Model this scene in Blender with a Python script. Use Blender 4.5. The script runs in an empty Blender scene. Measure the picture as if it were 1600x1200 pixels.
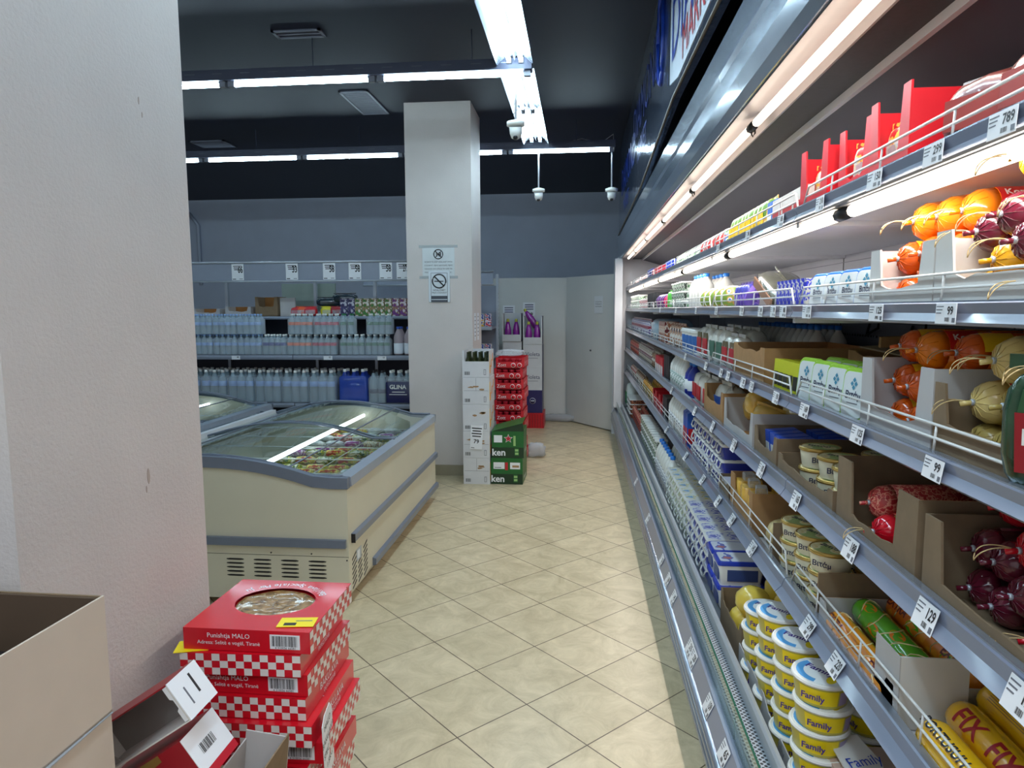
import bpy, math, random
from mathutils import Matrix, Vector, Euler
PI = math.pi
random.seed(7)
SC = bpy.context.scene
COL = SC.collection

# ------------------------------------------------------------------ camera, world, large lights, exposure
F_PX, YAW, PITCH, ROLL, EYE = 1071.8, .09919, .10818, -.0038, 1.5624
cam_data = bpy.data.cameras.new('camera')
cam_data.sensor_fit = 'HORIZONTAL'
cam_data.sensor_width = 36.0
cam_data.lens = F_PX / 1600 * 36.0
cam_data.clip_start = .05
cam = bpy.data.objects.new('camera', cam_data)
COL.objects.link(cam)
cy, sy, cp, sp = math.cos(YAW), math.sin(YAW), math.cos(PITCH), math.sin(PITCH)
fwd = Vector((-sy * cp, cy * cp, -sp))
rgt = Vector((cy, sy, 0))
upv = rgt.cross(fwd)
c_, s_ = math.cos(ROLL), math.sin(ROLL)
r2, u2 = c_ * rgt + s_ * upv, -s_ * rgt + c_ * upv
cam.matrix_world = Matrix(((r2.x, u2.x, -fwd.x, 0), (r2.y, u2.y, -fwd.y, 0), (r2.z, u2.z, -fwd.z, EYE), (0, 0, 0, 1)))
SC.camera = cam
SC.view_settings.view_transform = 'Standard'
SC.view_settings.look = 'None'
SC.view_settings.gamma = 1
SC.view_settings.use_curve_mapping = False
SC.view_settings.exposure = 0.22
SC.cycles.use_denoising = True
SC.cycles.max_bounces = 7
SC.cycles.transparent_max_bounces = 16
SC.cycles.caustics_reflective = False
SC.cycles.caustics_refractive = False
SC.cycles.sample_clamp_indirect = 4.0

W = bpy.data.worlds.new('world')
SC.world = W
W.use_nodes = True
W.node_tree.nodes['Background'].inputs[0].default_value = (.80, .84, .92, 1)
W.node_tree.nodes['Background'].inputs[1].default_value = .5

TUBE_COOL = 40.0       # ceiling tubes
TUBE_WARM = 2.6        # cabinet tubes

# unseen fill lights added behind the camera, standing in for shop-front daylight and hall lamps
def area(name, loc, rot, sx, sy_, power, color):
    d = bpy.data.lights.new(name, 'AREA')
    d.shape = 'RECTANGLE'; d.size = sx; d.size_y = sy_; d.energy = power; d.color = color
    o = bpy.data.objects.new(name, d); COL.objects.link(o)
    o.location = loc; o.rotation_euler = rot
    return o
area('front_fill_light', (-1.6, -3.6, 1.9), (PI / 2 , 0, 0), 6.0, 2.4, 6, (1.0, .95, .93))
area('hall_fill_light', (-.3, -.9, 3.15), (0, 0, 0), 1.6, 1.6, 34, (.98, .97, 1.0))

def tube_light(name, x, y, z, length, power, tilt):
    o = area(name, (x, y, z), (0, tilt, 0), .022, length, power, (1.0, .93, .86))
    return o
# ------------------------------------------------------------------ materials
MATS = {}
def srgb(c):
    return tuple((x / 255 / 12.92 if x / 255 <= .04045 else ((x / 255 + .055) / 1.055) ** 2.4) for x in c)
def new_mat(name):
    m = bpy.data.materials.new(name); m.use_nodes = True
    nt = m.node_tree
    return m, nt, nt.nodes['Principled BSDF']
def noise_into(nt, b, c, amount, scale, bump=0, bscale=None, bdist=.002):
    tc = nt.nodes.new('ShaderNodeTexCoord')
    if amount:
        n = nt.nodes.new('ShaderNodeTexNoise'); n.inputs['Scale'].default_value = scale; n.inputs['Detail'].default_value = 5
        nt.links.new(tc.outputs['Object'], n.inputs['Vector'])
        r = nt.nodes.new('ShaderNodeValToRGB')
        r.color_ramp.elements[0].position = .3; r.color_ramp.elements[1].position = .7
        r.color_ramp.elements[0].color = tuple(x * (1 - amount) for x in c) + (1,)
        r.color_ramp.elements[1].color = tuple(min(1, x * (1 + amount)) for x in c) + (1,)
        nt.links.new(n.outputs['Fac'], r.inputs['Fac'])
        nt.links.new(r.outputs['Color'], b.inputs['Base Color'])
    if bump:
        n2 = nt.nodes.new('ShaderNodeTexNoise'); n2.inputs['Scale'].default_value = bscale or scale; n2.inputs['Detail'].default_value = 4
        nt.links.new(tc.outputs['Object'], n2.inputs['Vector'])
        bp = nt.nodes.new('ShaderNodeBump'); bp.inputs['Strength'].default_value = bump; bp.inputs['Distance'].default_value = bdist
        nt.links.new(n2.outputs['Fac'], bp.inputs['Height'])
        nt.links.new(bp.outputs['Normal'], b.inputs['Normal'])
def M(name, rgb=None, rough=.5, metal=0, emit=0, amount=.04, scale=14, bump=0, bscale=None, bdist=.002, alpha=1, coat=0):
    if name in MATS: return MATS[name]
    m, nt, b = new_mat(name)
    c = srgb(rgb)
    b.inputs['Base Color'].default_value = c + (1,)
    b.inputs['Roughness'].default_value = rough
    b.inputs['Metallic'].default_value = metal
    b.inputs['Alpha'].default_value = alpha
    if coat: b.inputs['Coat Weight'].default_value = coat; b.inputs['Coat Roughness'].default_value = .08
    if emit:
        b.inputs['Emission Color'].default_value = c + (1,); b.inputs['Emission Strength'].default_value = emit
    noise_into(nt, b, c, amount, scale, bump, bscale, bdist)
    MATS[name] = m
    return m
def clear_mat(name, rgb, clear=.8, rough=.08, glass=False):
    """thin clear plastic or glass: part see-through, part shiny"""
    if name in MATS: return MATS[name]
    m, nt, b = new_mat(name)
    c = srgb(rgb)
    b.inputs['Base Color'].default_value = c + (1,); b.inputs['Roughness'].default_value = rough
    t = nt.nodes.new('ShaderNodeBsdfTransparent'); t.inputs[0].default_value = tuple(.55 + .45 * x for x in c) + (1,)
    lw = nt.nodes.new('ShaderNodeLayerWeight'); lw.inputs[0].default_value = .5; fr = nt.nodes.new('ShaderNodeMath'); fr.operation = 'POWER'; fr.inputs[1].default_value = 5 if glass else 3
    nt.links.new(lw.outputs['Facing'], fr.inputs[0])
    mp = nt.nodes.new('ShaderNodeMapRange'); mp.inputs[3].default_value = 1 - clear; mp.inputs[4].default_value = 1
    nt.links.new(fr.outputs[0], mp.inputs[0])
    mx = nt.nodes.new('ShaderNodeMixShader')
    g = b
    if glass:
        g = nt.nodes.new('ShaderNodeBsdfGlossy'); g.inputs['Color'].default_value = (.8, .84, .84, 1); g.inputs['Roughness'].default_value = rough
        t.inputs[0].default_value = c + (1,)
    nt.links.new(mp.outputs[0], mx.inputs[0]); nt.links.new(t.outputs[0], mx.inputs[1]); nt.links.new(g.outputs[0], mx.inputs[2])
    nt.links.new(mx.outputs[0], nt.nodes['Material Output'].inputs[0])
    MATS[name] = m
    return m
def checker_mat(name, a, b_, sx):
    if name in MATS: return MATS[name]
    m, nt, b = new_mat(name)
    tc = nt.nodes.new('ShaderNodeTexCoord'); ck = nt.nodes.new('ShaderNodeTexChecker')
    ck.inputs['Scale'].default_value = sx
    ck.inputs[1].default_value = srgb(a) + (1,); ck.inputs[2].default_value = srgb(b_) + (1,)
    mp = nt.nodes.new('ShaderNodeMapping'); mp.inputs['Location'].default_value = (.0004, .0004, .0004)
    nt.links.new(tc.outputs['Object'], mp.inputs[0]); nt.links.new(mp.outputs[0], ck.inputs[0]); nt.links.new(ck.outputs[0], b.inputs['Base Color'])
    b.inputs['Roughness'].default_value = .35
    MATS[name] = m
    return m
def stripe_mat(name, cols, scale, axis=2, rough=.35, distort=0):
    """hard bands or blots of print that belong to the thing's own wrapping"""
    if name in MATS: return MATS[name]
    m, nt, b = new_mat(name)
    tc = nt.nodes.new('ShaderNodeTexCoord'); n = nt.nodes.new('ShaderNodeTexVoronoi' if distort else 'ShaderNodeTexNoise')
    n.inputs['Scale'].default_value = scale
    nt.links.new(tc.outputs['Object'], n.inputs['Vector'])
    r = nt.nodes.new('ShaderNodeValToRGB'); r.color_ramp.interpolation = 'CONSTANT'
    el = r.color_ramp.elements
    lo, hi = (.05, .6) if distort else (.38, .62)
    el[0].position = 0; el[0].color = srgb(cols[0]) + (1,)
    el[1].position = lo + (hi - lo) / len(cols); el[1].color = srgb(cols[1]) + (1,)
    for k in range(2, len(cols)):
        e = el.new(lo + (hi - lo) * k / len(cols)); e.color = srgb(cols[k]) + (1,)
    nt.links.new(n.outputs[0], r.inputs['Fac']); nt.links.new(r.outputs['Color'], b.inputs['Base Color'])
    b.inputs['Roughness'].default_value = rough
    MATS[name] = m
    return m
def flat(name, rgb, rough=.45): return M(name, rgb, rough, amount=0)

WHITE = M('white_plastic', (236, 236, 232), .35, amount=.02)
CREAM = M('cream_plastic', (226, 222, 196), .35, amount=.03)
GOLD = M('gold_rim', (190, 158, 84), .3, metal=.6)
BLACK = flat('black_ink', (22, 22, 28))
GREY_INK = flat('grey_ink', (105, 108, 118))
KRAFT = M('kraft_cardboard', (168, 128, 84), .85, amount=.08, scale=30, bump=.15, bscale=60)
KRAFT_IN = M('kraft_cardboard_inside', (176, 124, 72), .85, amount=.08, scale=25)
KRAFT_DULL = M('brown_grey_cardboard', (128, 108, 84), .85, amount=.07, scale=30)
GREYBOARD = M('grey_white_cardboard', (182, 180, 180), .75, amount=.04)
WHITEBOARD = M('white_cardboard', (214, 212, 208), .7, amount=.03)
STEEL = M('pale_steel', (176, 184, 194), .32, metal=.35, amount=.03)
RAIL = M('grey_price_rail', (122, 130, 150), .28, amount=.05, scale=4, coat=.6)
WIRE = M('white_wire', (222, 222, 220), .35)
WHITE_SHEET = M('white_steel_sheet', (206, 207, 212), .45, amount=.02)
PAPER = M('white_paper', (228, 231, 236), .6, amount=.01)
FILM = clear_mat('clear_film', (235, 240, 245), .78, .12)
STRING = M('pale_string', (206, 180, 130), .8)
RED = M('red_card', (196, 24, 38), .38)
DKRED = M('dark_red_card', (150, 20, 34), .4)
BLUE = M('blue_plastic', (36, 66, 190), .3)
LTBLUE = M('bright_blue_plastic', (36, 120, 214), .3)

# ------------------------------------------------------------------ mesh helpers
class MB:
    def __init__(s): s.v = []; s.f = []; s.m = []; s.sm = []; s.mats = []
    def mi(s, mat):
        if mat not in s.mats: s.mats.append(mat)
        return s.mats.index(mat)
    def add(s, vs, fs, mat, T=None, smooth=False):
        o = len(s.v); k = s.mi(mat)
        s.v += [tuple(T @ Vector(v)) if T is not None else tuple(v) for v in vs]
        for f in fs: s.f.append(tuple(o + i for i in f)); s.m.append(k); s.sm.append(smooth)
        return s
    def box(s, x0, y0, z0, x1, y1, z1, mat, T=None):
        vs = [(x0, y0, z0), (x1, y0, z0), (x1, y1, z0), (x0, y1, z0), (x0, y0, z1), (x1, y0, z1), (x1, y1, z1), (x0, y1, z1)]
        return s.add(vs, [(0, 3, 2, 1), (4, 5, 6, 7), (0, 1, 5, 4), (1, 2, 6, 5), (2, 3, 7, 6), (3, 0, 4, 7)], mat, T)
    def prism(s, pts, a, b, mat, axis='y', T=None, smooth=False):
        """outline pts extruded from a to b along axis (pts are the other two coordinates in order)"""
        def P(p, t): return {'y': (p[0], t, p[1]), 'x': (t, p[0], p[1]), 'z': (p[0], p[1], t)}[axis]
        n = len(pts)
        vs = [P(p, a) for p in pts] + [P(p, b) for p in pts]
        s.add(vs, [(i, (i + 1) % n, n + (i + 1) % n, n + i) for i in range(n)], mat, T, smooth)
        return s.add(vs, [tuple(range(n))[::-1], tuple(range(n, 2 * n))], mat, T)
    def lathe(s, prof, n, mat, T=None, smooth=True, squash=1.0):
        vs = []; fs = []
        for r, z in prof:
            for k in range(n):
                a = 2 * PI * k / n
                vs.append((r * math.cos(a), r * math.sin(a) * squash, z))
        for j in range(len(prof) - 1):
            for k in range(n):
                fs.append((j * n + k, j * n + (k + 1) % n, (j + 1) * n + (k + 1) % n, (j + 1) * n + k))
        fs.append(tuple(range(n))[::-1]); fs.append(tuple((len(prof) - 1) * n + k for k in range(n)))
        return s.add(vs, fs, mat, T, smooth)
    def patch(s, r0, z0, r1, z1, a0, a1, mat, n=8, T=None):
        vs = []
        for k in range(n + 1):
            a = a0 + (a1 - a0) * k / n
            vs += [(r0 * math.cos(a), r0 * math.sin(a), z0), (r1 * math.cos(a), r1 * math.sin(a), z1)]
        return s.add(vs, [(2 * k, 2 * k + 2, 2 * k + 3, 2 * k + 1) for k in range(n)], mat, T, True)
    def tube(s, pts, r, mat, n=6, T=None):
        pts = [Vector(p) for p in pts]; vs = []; fs = []
        for i, p in enumerate(pts):
            d = (pts[min(i + 1, len(pts) - 1)] - pts[max(i - 1, 0)]).normalized()
            a = d.cross(Vector((0, 0, 1)) if abs(d.z) < .9 else Vector((1, 0, 0))).normalized(); b = d.cross(a)
            for k in range(n):
                t = 2 * PI * k / n
                vs.append(p + a * r * math.cos(t) + b * r * math.sin(t))
        for i in range(len(pts) - 1):
            for k in range(n): fs.append((i * n + k, i * n + (k + 1) % n, (i + 1) * n + (k + 1) % n, (i + 1) * n + k))
        fs.append(tuple(range(n))[::-1]); fs.append(tuple((len(pts) - 1) * n + k for k in range(n)))
        return s.add(vs, fs, mat, T, True)
    def rbox(s, w, d, h, r, mat, taper=1.0, z=0, n=3, T=None, bev=.004):
        """box with rounded upright corners, w along x, d along y; foot scaled by taper; soft top rim"""
        pts = []
        for cx, cy_, a0 in ((w / 2 - r, d / 2 - r, 0), (-w / 2 + r, d / 2 - r, PI / 2), (-w / 2 + r, -d / 2 + r, PI), (w / 2 - r, -d / 2 + r, 1.5 * PI)):
            for k in range(n + 1):
                a = a0 + PI / 2 * k / n
                pts.append((cx + r * math.cos(a), cy_ + r * math.sin(a)))
        m = len(pts); vs = []; fs = []
        bev = min(bev, h * .4)
        rings = [(taper, z), (1.0, z + h - bev), (1 - bev / w * 1.6, z + h)]
        for q, zz in rings: vs += [(x * q, y * q, zz) for x, y in pts]
        for j in range(2):
            for k in range(m): fs.append((j * m + k, j * m + (k + 1) % m, (j + 1) * m + (k + 1) % m, (j + 1) * m + k))
        s.add(vs, fs, mat, T, True)
        return s.add(vs, [tuple(range(m))[::-1], tuple(range(2 * m, 3 * m))], mat, T)
    def blob(s, w, d, h, mat, T=None, nu=14, nv=9, p=.6, jit=0, seed=1):
        """puffy closed bag, flat-ish: superellipsoid centred at half height"""
        rnd = random.Random(seed); vs = []; fs = []
        g = lambda t: math.copysign(abs(t) ** p, t)
        for j in range(nv + 1):
            v = -PI / 2 + PI * j / nv
            for k in range(nu):
                u = 2 * PI * k / nu
                q = 1 + (rnd.random() - .5) * jit
                vs.append((w / 2 * g(math.cos(v)) * g(math.cos(u)) * q, d / 2 * g(math.cos(v)) * g(math.sin(u)) * q, max(h * .002, h / 2 * (1 + g(math.sin(v)) * (1 + (q - 1) * .6)))))
        for j in range(nv):
            for k in range(nu): fs.append((j * nu + k, j * nu + (k + 1) % nu, (j + 1) * nu + (k + 1) % nu, (j + 1) * nu + k))
        return s.add(vs, fs, mat, T, True)
    def text(s, txt, size, mat, T, center=True, wmax=None):
        vs, fs = font_mesh(txt)
        w = max((v[0] for v in vs), default=1)
        k = size
        kx = k if not wmax else min(k, wmax / max(w, 1e-6))
        return s.add([((v[0] - (w / 2 if center else 0)) * kx, v[1] * k, 0) for v in vs], fs, mat, T)
    def bars(s, w, h, n, mat, T, seed=3):
        rnd = random.Random(seed); x = 0; 
        for i in range(n):
            ww = w / n * rnd.choice((.25, .45, .7))
            s.add([(x, 0, 0), (x + ww, 0, 0), (x + ww, h, 0), (x, h, 0)], [(0, 1, 2, 3)], mat, T); x += w / n
        return s
    def build(s, name, parent=None):
        me = bpy.data.meshes.new(name)
        me.from_pydata(s.v, [], s.f)
        for m in s.mats: me.materials.append(m)
        me.polygons.foreach_set('material_index', s.m); me.polygons.foreach_set('use_smooth', s.sm)
        me.update()
        o = bpy.data.objects.new(name, me); COL.objects.link(o)
        if parent: o.parent = parent
        return o
FONTS = {}
def font_mesh(txt):
    if txt not in FONTS:
        c = bpy.data.curves.new('lettering', 'FONT'); c.body = txt.lstrip('*'); c.size = 1; c.offset = .025 if txt[:1] == '*' else 0; c.resolution_u = 2
        o = bpy.data.objects.new('lettering', c); COL.objects.link(o)
        me = bpy.data.meshes.new_from_object(o.evaluated_get(bpy.context.evaluated_depsgraph_get()))
        FONTS[txt] = ([tuple(v.co) for v in me.vertices], [tuple(p.vertices) for p in me.polygons])
        bpy.data.objects.remove(o); bpy.data.meshes.remove(me); bpy.data.curves.remove(c)
    return FONTS[txt]
def fine_text(txt):
    key = '~' + txt
    if key not in FONTS:
        vs, fs = font_mesh(txt)
        me = bpy.data.meshes.new('t'); me.from_pydata(vs, [], fs)
        import bmesh
        bm = bmesh.new(); bm.from_mesh(me)
        for k in range(1, 12):
            g = list(bm.verts) + list(bm.edges) + list(bm.faces)
            bmesh.ops.bisect_plane(bm, geom=g, plane_co=(0, -.1 + k * .08, 0), plane_no=(0, 1, 0), dist=1e-5)
        bm.verts.index_update()
        FONTS[key] = ([tuple(v.co) for v in bm.verts], [tuple(v.index for v in f.verts) for f in bm.faces])
        bm.free(); bpy.data.meshes.remove(me)
    return FONTS[key]
def TR(x=0, y=0, z=0, rx=0, ry=0, rz=0, s=1):
    return Matrix.Translation((x, y, z)) @ Euler((rx, ry, rz)).to_matrix().to_4x4() @ Matrix.Scale(s, 4)
def face_minus_x(x, y, z): # writing plane seen from -X (reads towards -Y)
    return Matrix.Translation((x, y, z)) @ Matrix(((0, 0, -1, 0), (-1, 0, 0, 0), (0, 1, 0, 0), (0, 0, 0, 1)))
def face_minus_y(x, y, z):
    return Matrix.Translation((x, y, z)) @ Euler((PI / 2, 0, 0)).to_matrix().to_4x4()
def face_plus_x(x, y, z):
    return Matrix.Translation((x, y, z)) @ Matrix(((0, 0, 1, 0), (1, 0, 0, 0), (0, 1, 0, 0), (0, 0, 0, 1)))
def tag(o, label=None, cat=None, group=None, kind=None):
    if label: o['label'] = label
    if cat: o['category'] = cat
    if group: o['group'] = group
    if kind: o['kind'] = kind
    return o
def empty(name, loc=(0, 0, 0), rot=(0, 0, 0)):
    o = bpy.data.objects.new(name, None); COL.objects.link(o)
    o.location = loc; o.rotation_euler = rot; o.empty_display_size = .05
    return o
def struct(o): o['kind'] = 'structure'; return o
PROTO = {}
def spawn(key, builder, loc, rot=(0, 0, 0), label='', cat='', group=None, scale=1):
    """first call builds the thing itself, later calls copy the thing and every part of it"""
    rot = (0, 0, rot) if isinstance(rot, (int, float)) else rot
    if key not in PROTO:
        r = builder(); PROTO[key] = r
    else:
        src = PROTO[key]; r = src.copy(); COL.objects.link(r)
        for ch in list(src.children):
            c = ch.copy(); COL.objects.link(c); c.parent = r
            for g in list(ch.children):
                d = g.copy(); COL.objects.link(d); d.parent = c
        if 'group' in r.keys(): del r['group']
    r.location = loc; r.rotation_euler = rot
    r.scale = (scale, scale, scale) if isinstance(scale, (int, float)) else scale
    return tag(r, label, cat, group)
ORD = ['nearest', 'second', 'third', 'fourth', 'fifth', 'sixth', 'seventh', 'eighth', 'ninth', 'tenth', 'eleventh', 'twelfth', 'thirteenth', 'fourteenth', 'fifteenth', 'sixteenth', 'seventeenth', 'eighteenth']

# ------------------------------------------------------------------ room
CEIL = 3.42
def tile_floor_mat():
    m, nt, b = new_mat('beige_tiles')
    T = .335
    tc = nt.nodes.new('ShaderNodeTexCoord'); mp = nt.nodes.new('ShaderNodeMapping')
    mp.inputs['Rotation'].default_value = (0, 0, PI / 4)
    x0, y0 = -.60298 * T, 9.08306 * T; c = math.cos(PI / 4)
    mp.inputs['Location'].default_value = (-(x0 * c - y0 * c) + 40 * T, -(x0 * c + y0 * c) + 40 * T, 0)
    nt.links.new(tc.outputs['Object'], mp.inputs[0])
    br = nt.nodes.new('ShaderNodeTexBrick')
    br.offset = 0; br.squash = 1
    br.inputs['Scale'].default_value = 1 / T; br.inputs['Brick Width'].default_value = 1; br.inputs['Row Height'].default_value = 1
    br.inputs['Mortar Size'].default_value = .0075; br.inputs['Mortar Smooth'].default_value = .15
    br.inputs['Color1'].default_value = srgb((205, 190, 157)) + (1,); br.inputs['Color2'].default_value = srgb((197, 183, 150)) + (1,)
    br.inputs['Mortar'].default_value = srgb((84, 66, 46)) + (1,)
    nt.links.new(mp.outputs[0], br.inputs['Vector'])
    n = nt.nodes.new('ShaderNodeTexNoise'); n.inputs['Scale'].default_value = 7; n.inputs['Detail'].default_value = 8; n.inputs['Roughness'].default_value = .72
    n.inputs['Distortion'].default_value = .8
    nt.links.new(tc.outputs['Object'], n.inputs['Vector'])
    r = nt.nodes.new('ShaderNodeValToRGB')
    r.color_ramp.elements[0].position = .32; r.color_ramp.elements[0].color = (.74, .72, .68, 1)
    r.color_ramp.elements[1].position = .66; r.color_ramp.elements[1].color = (1.08, 1.08, 1.1, 1)
    nt.links.new(n.outputs['Fac'], r.inputs['Fac'])
    mx = nt.nodes.new('ShaderNodeMix'); mx.data_type = 'RGBA'; mx.blend_type = 'MULTIPLY'; mx.inputs[0].default_value = 1
    nt.links.new(br.outputs['Color'], mx.inputs[6]); nt.links.new(r.outputs['Color'], mx.inputs[7])
    nt.links.new(mx.outputs[2], b.inputs['Base Color'])
    b.inputs['Roughness'].default_value = .34
    bp = nt.nodes.new('ShaderNodeBump'); bp.inputs['Strength'].default_value = .35; bp.inputs['Distance'].default_value = .002; bp.invert = True
    nt.links.new(br.outputs['Fac'], bp.inputs['Height']); nt.links.new(bp.outputs[0], b.inputs['Normal'])
    return m
NAVY = M('navy_ceiling_paint', (15, 19, 42), .6, amount=.06, scale=3)
GREYWALL = M('blue_grey_paint', (190, 198, 216), .7, amount=.03, scale=3)
PLASTER = M('white_plaster', (206, 198, 194), .85, amount=.025, scale=5, bump=.5, bscale=130, bdist=.003)
BOARD = M('white_panel', (206, 208, 206), .5, amount=.03, scale=3)
struct(MB().box(-9, -4, -.05, 1.3, 11.4, 0, tile_floor_mat()).build('floor'))
struct(MB().box(-9, -4, CEIL, 1.3, 11.4, CEIL + .1, NAVY).build('ceiling'))
struct(MB().box(-9, 11.3, 0, 1.3, 11.4, CEIL, GREYWALL).build('wall_back'))
struct(MB().box(1.3, -4, 0, 1.4, 11.4, CEIL, M('dark_grey_paint', (60, 62, 74), .7)).build('wall_right'))
struct(MB().box(-9.1, -4, 0, -9, 11.4, CEIL, GREYWALL).build('wall_left'))
struct(MB().box(-1.9, 9.65, 0, -.19, 9.7, 2.0, BOARD).build('wall_partition'))
# the leaf of white board standing ajar beside the cabinet
dm = MB()
L_ = math.hypot(.62, .86)
dm.box(0, 0, .015, L_, .035, 2.0, BOARD, Matrix.Translation((-.19, 9.6, 0)) @ Euler((0, 0, math.atan2(-.86, .62))).to_matrix().to_4x4())
door = struct(dm.build('door_1'))
hs = MB().lathe([(.012, 0), (.012, .012), (.0, .014)], 10, flat('dark_metal', (60, 60, 64)), Matrix.Translation((.14, 9.12, 1.02)) @ Euler((PI / 2, 0, math.atan2(-.86, .62))).to_matrix().to_4x4())
hs.build('door_lock', door)

def pillar(name, x0, y0, x1, y1, base):
    struct(MB().box(x0, y0, 0, x1, y1, CEIL, PLASTER).build(name))
    if base:
        b = MB(); t = .012; bm = M('baseboard_tile', (150, 142, 122), .4, amount=.05)
        b.box(x0 - t, y0 - t, 0, x1 + t, y0, .1, bm).box(x0 - t, y0, 0, x0, y1, .1, bm).box(x1, y0, 0, x1 + t, y1, .1, bm)
        struct(b.build('baseboard_pillar'))
pillar('wall_pillar_near', -1.75, 1.15, -1.05, 1.79, False)
pillar('wall_pillar_middle', -1.6, 6.3, -.992, 6.87, True)
# scuffs on the near pillar
sc = MB(); SCUFF = M('scuff_brown', (176, 160, 150), .9)
for y, z, a, w in ((1.60, 2.06, .5, .004), (1.61, 2.03, .2, .003), (1.55, 1.16, .9, .009), (1.54, 1.13, .3, .004)):
    sc.prism([(y + w * math.cos(t) * .6, z + w * 2.2 * math.sin(t)) for t in [k * PI / 4 for k in range(8)]], -1.05, -1.0493, SCUFF, 'x')
struct(sc.build('wall_pillar_scuff'))
struct(MB().tube([(-6.45, 11.25, 2.0), (-6.45, 11.25, 3.0), (-6.6, 11.25, 3.2)], .03, GREYWALL).build('trim_1'))

# ------------------------------------------------------------------ ceiling lamps
LAMPGLOW = M('cool_tube_glow', (206, 236, 250), .3, emit=TUBE_COOL, amount=0)
WARMGLOW = M('warm_tube_glow', (255, 240, 222), .3, emit=TUBE_WARM, amount=0)
HOUSING = M('slate_lamp_housing', (58, 62, 82), .5, amount=.04)
ALU = M('lamp_aluminium', (170, 178, 192), .25, metal=.7, amount=.02)
ENDCAP = flat('tube_end_cap', (128, 132, 144))
def lamp_row(x0, x1, y, n, label):
    t = empty('ceiling_light_row', ((x0 + x1) / 2, y, 3.12)); tag(t, label, 'ceiling light', 'crosswise tube lamp rows')
    c = (x0 + x1) / 2
    b = MB().box(x0 - c, -.05, .02, x1 - c, .05, .09, HOUSING)
    k = x0 + .1
    while k < x1 - .1:
        b.box(k - c, -.0512, .06, k + .07 - c, -.05, .064, ALU); k += .2
    b.build('housing', t)
    p = (x1 - x0) / n
    for i in range(n):
        a = x0 + p * i - c
        tb = MB().tube([(a + .06, -.005, 0), (a + p - .06, -.005, 0)], .014, LAMPGLOW, 8).build('tube_lamp', t)
        MB().box(a + .01, -.02, -.015, a + .055, .02, .02, ENDCAP).build('lamp_holder', tb); MB().box(a + p - .055, -.02, -.015, a + p - .01, .02, .02, ENDCAP).build('lamp_holder', tb)
    k = x0 + .5
    while k < x1: MB().tube([(k - c, 0, .09), (k - c, 0, CEIL - 3.12)], .003, HOUSING, 4).build('hanging_wire', t); k += 1.1
lamp_row(-5.635, -.33, 4.75, 5, 'slate tube lamp row hanging crosswise in front of the middle pillar')
lamp_row(-6.05, .33, 7.03, 6, 'slate tube lamp row hanging crosswise behind the middle pillar')
lamp_row(-5.4, -.6, -.6, 4, 'slate tube lamp row hanging crosswise behind the shopper')
lamp_row(-5.4, -.6, 2.1, 4, 'slate tube lamp row hanging crosswise above the near pillar')
tl = empty('ceiling_light_strip', (-.44, 3.0, 3.18)); tag(tl, 'long twin tube lamp strip with mirror reflectors running along the aisle', 'ceiling light')
yy = -3.0; segs = []
for k in range(9):
    a, b_ = -2.7 + k * 1.07 - 3.0 - .02, -2.7 + (k + 1) * 1.07 - 3.0 - .05
    m = MB()
    m.prism([(-.12, -.02), (-.06, .04), (.06, .04), (.12, -.02), (.12, -.015), (.062, .05), (-.062, .05), (-.12, -.015)], a, b_, ALU)
    m.prism([(-.004, .04), (.0, .0), (.004, .04)], a, b_, ALU)
    rf = m.build('reflector', tl)
    for xx in (-.04, .04):
        tb = MB().tube([(xx, a + .05, .012), (xx, b_ - .05, .012)], .014, LAMPGLOW, 8).build('tube_lamp', tl)
        MB().box(xx - .015, a + .01, -.005, xx + .015, a + .05, .03, ENDCAP).build('lamp_holder', tb); MB().box(xx - .015, b_ - .05, -.005, xx + .015, b_ - .01, .03, ENDCAP).build('lamp_holder', tb)

def vent(name, x0, y0, x1, y1, slots, label, skew=0):
    t = empty(name, ((x0 + x1) / 2, (y0 + y1) / 2, CEIL)); tag(t, label, 'air vent')
    w, d = (x1 - x0) / 2, (y1 - y0) / 2; f = .02
    fm = flat('vent_grey', (112, 116, 132)); dk = flat('vent_dark', (52, 55, 70))
    MB().box(-w, -d, -.012, w, -d + f, 0, fm).box(-w, d - f, -.012, w, d, 0, fm).box(-w, -d, -.012, -w + f, d, 0, fm).box(w - f, -d, -.012, w, d, 0, fm).build('frame', t)
    s = MB().box(-w, -d, -.004, w, d, -.001, dk)
    for i in range(1, slots):
        y = -d + 2 * d * i / slots
        s.box(-w, y - .006, -.01, w, y + .006, -.004, fm)
    s.build('grille', t)
vent('ceiling_vent', -2.07, 4.62, -1.73, 4.75, 2, 'small white slot vent in the navy ceiling before the first lamp row')
vent('ceiling_vent', -2.07, 5.91, -1.81, 6.6, 24, 'long louvred grey air vent in the ceiling beside the middle pillar')
vent('ceiling_vent', -4.3, 7.4, -3.9, 7.7, 10, 'faint dark vent in the ceiling over the bottled water shelves')

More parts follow.
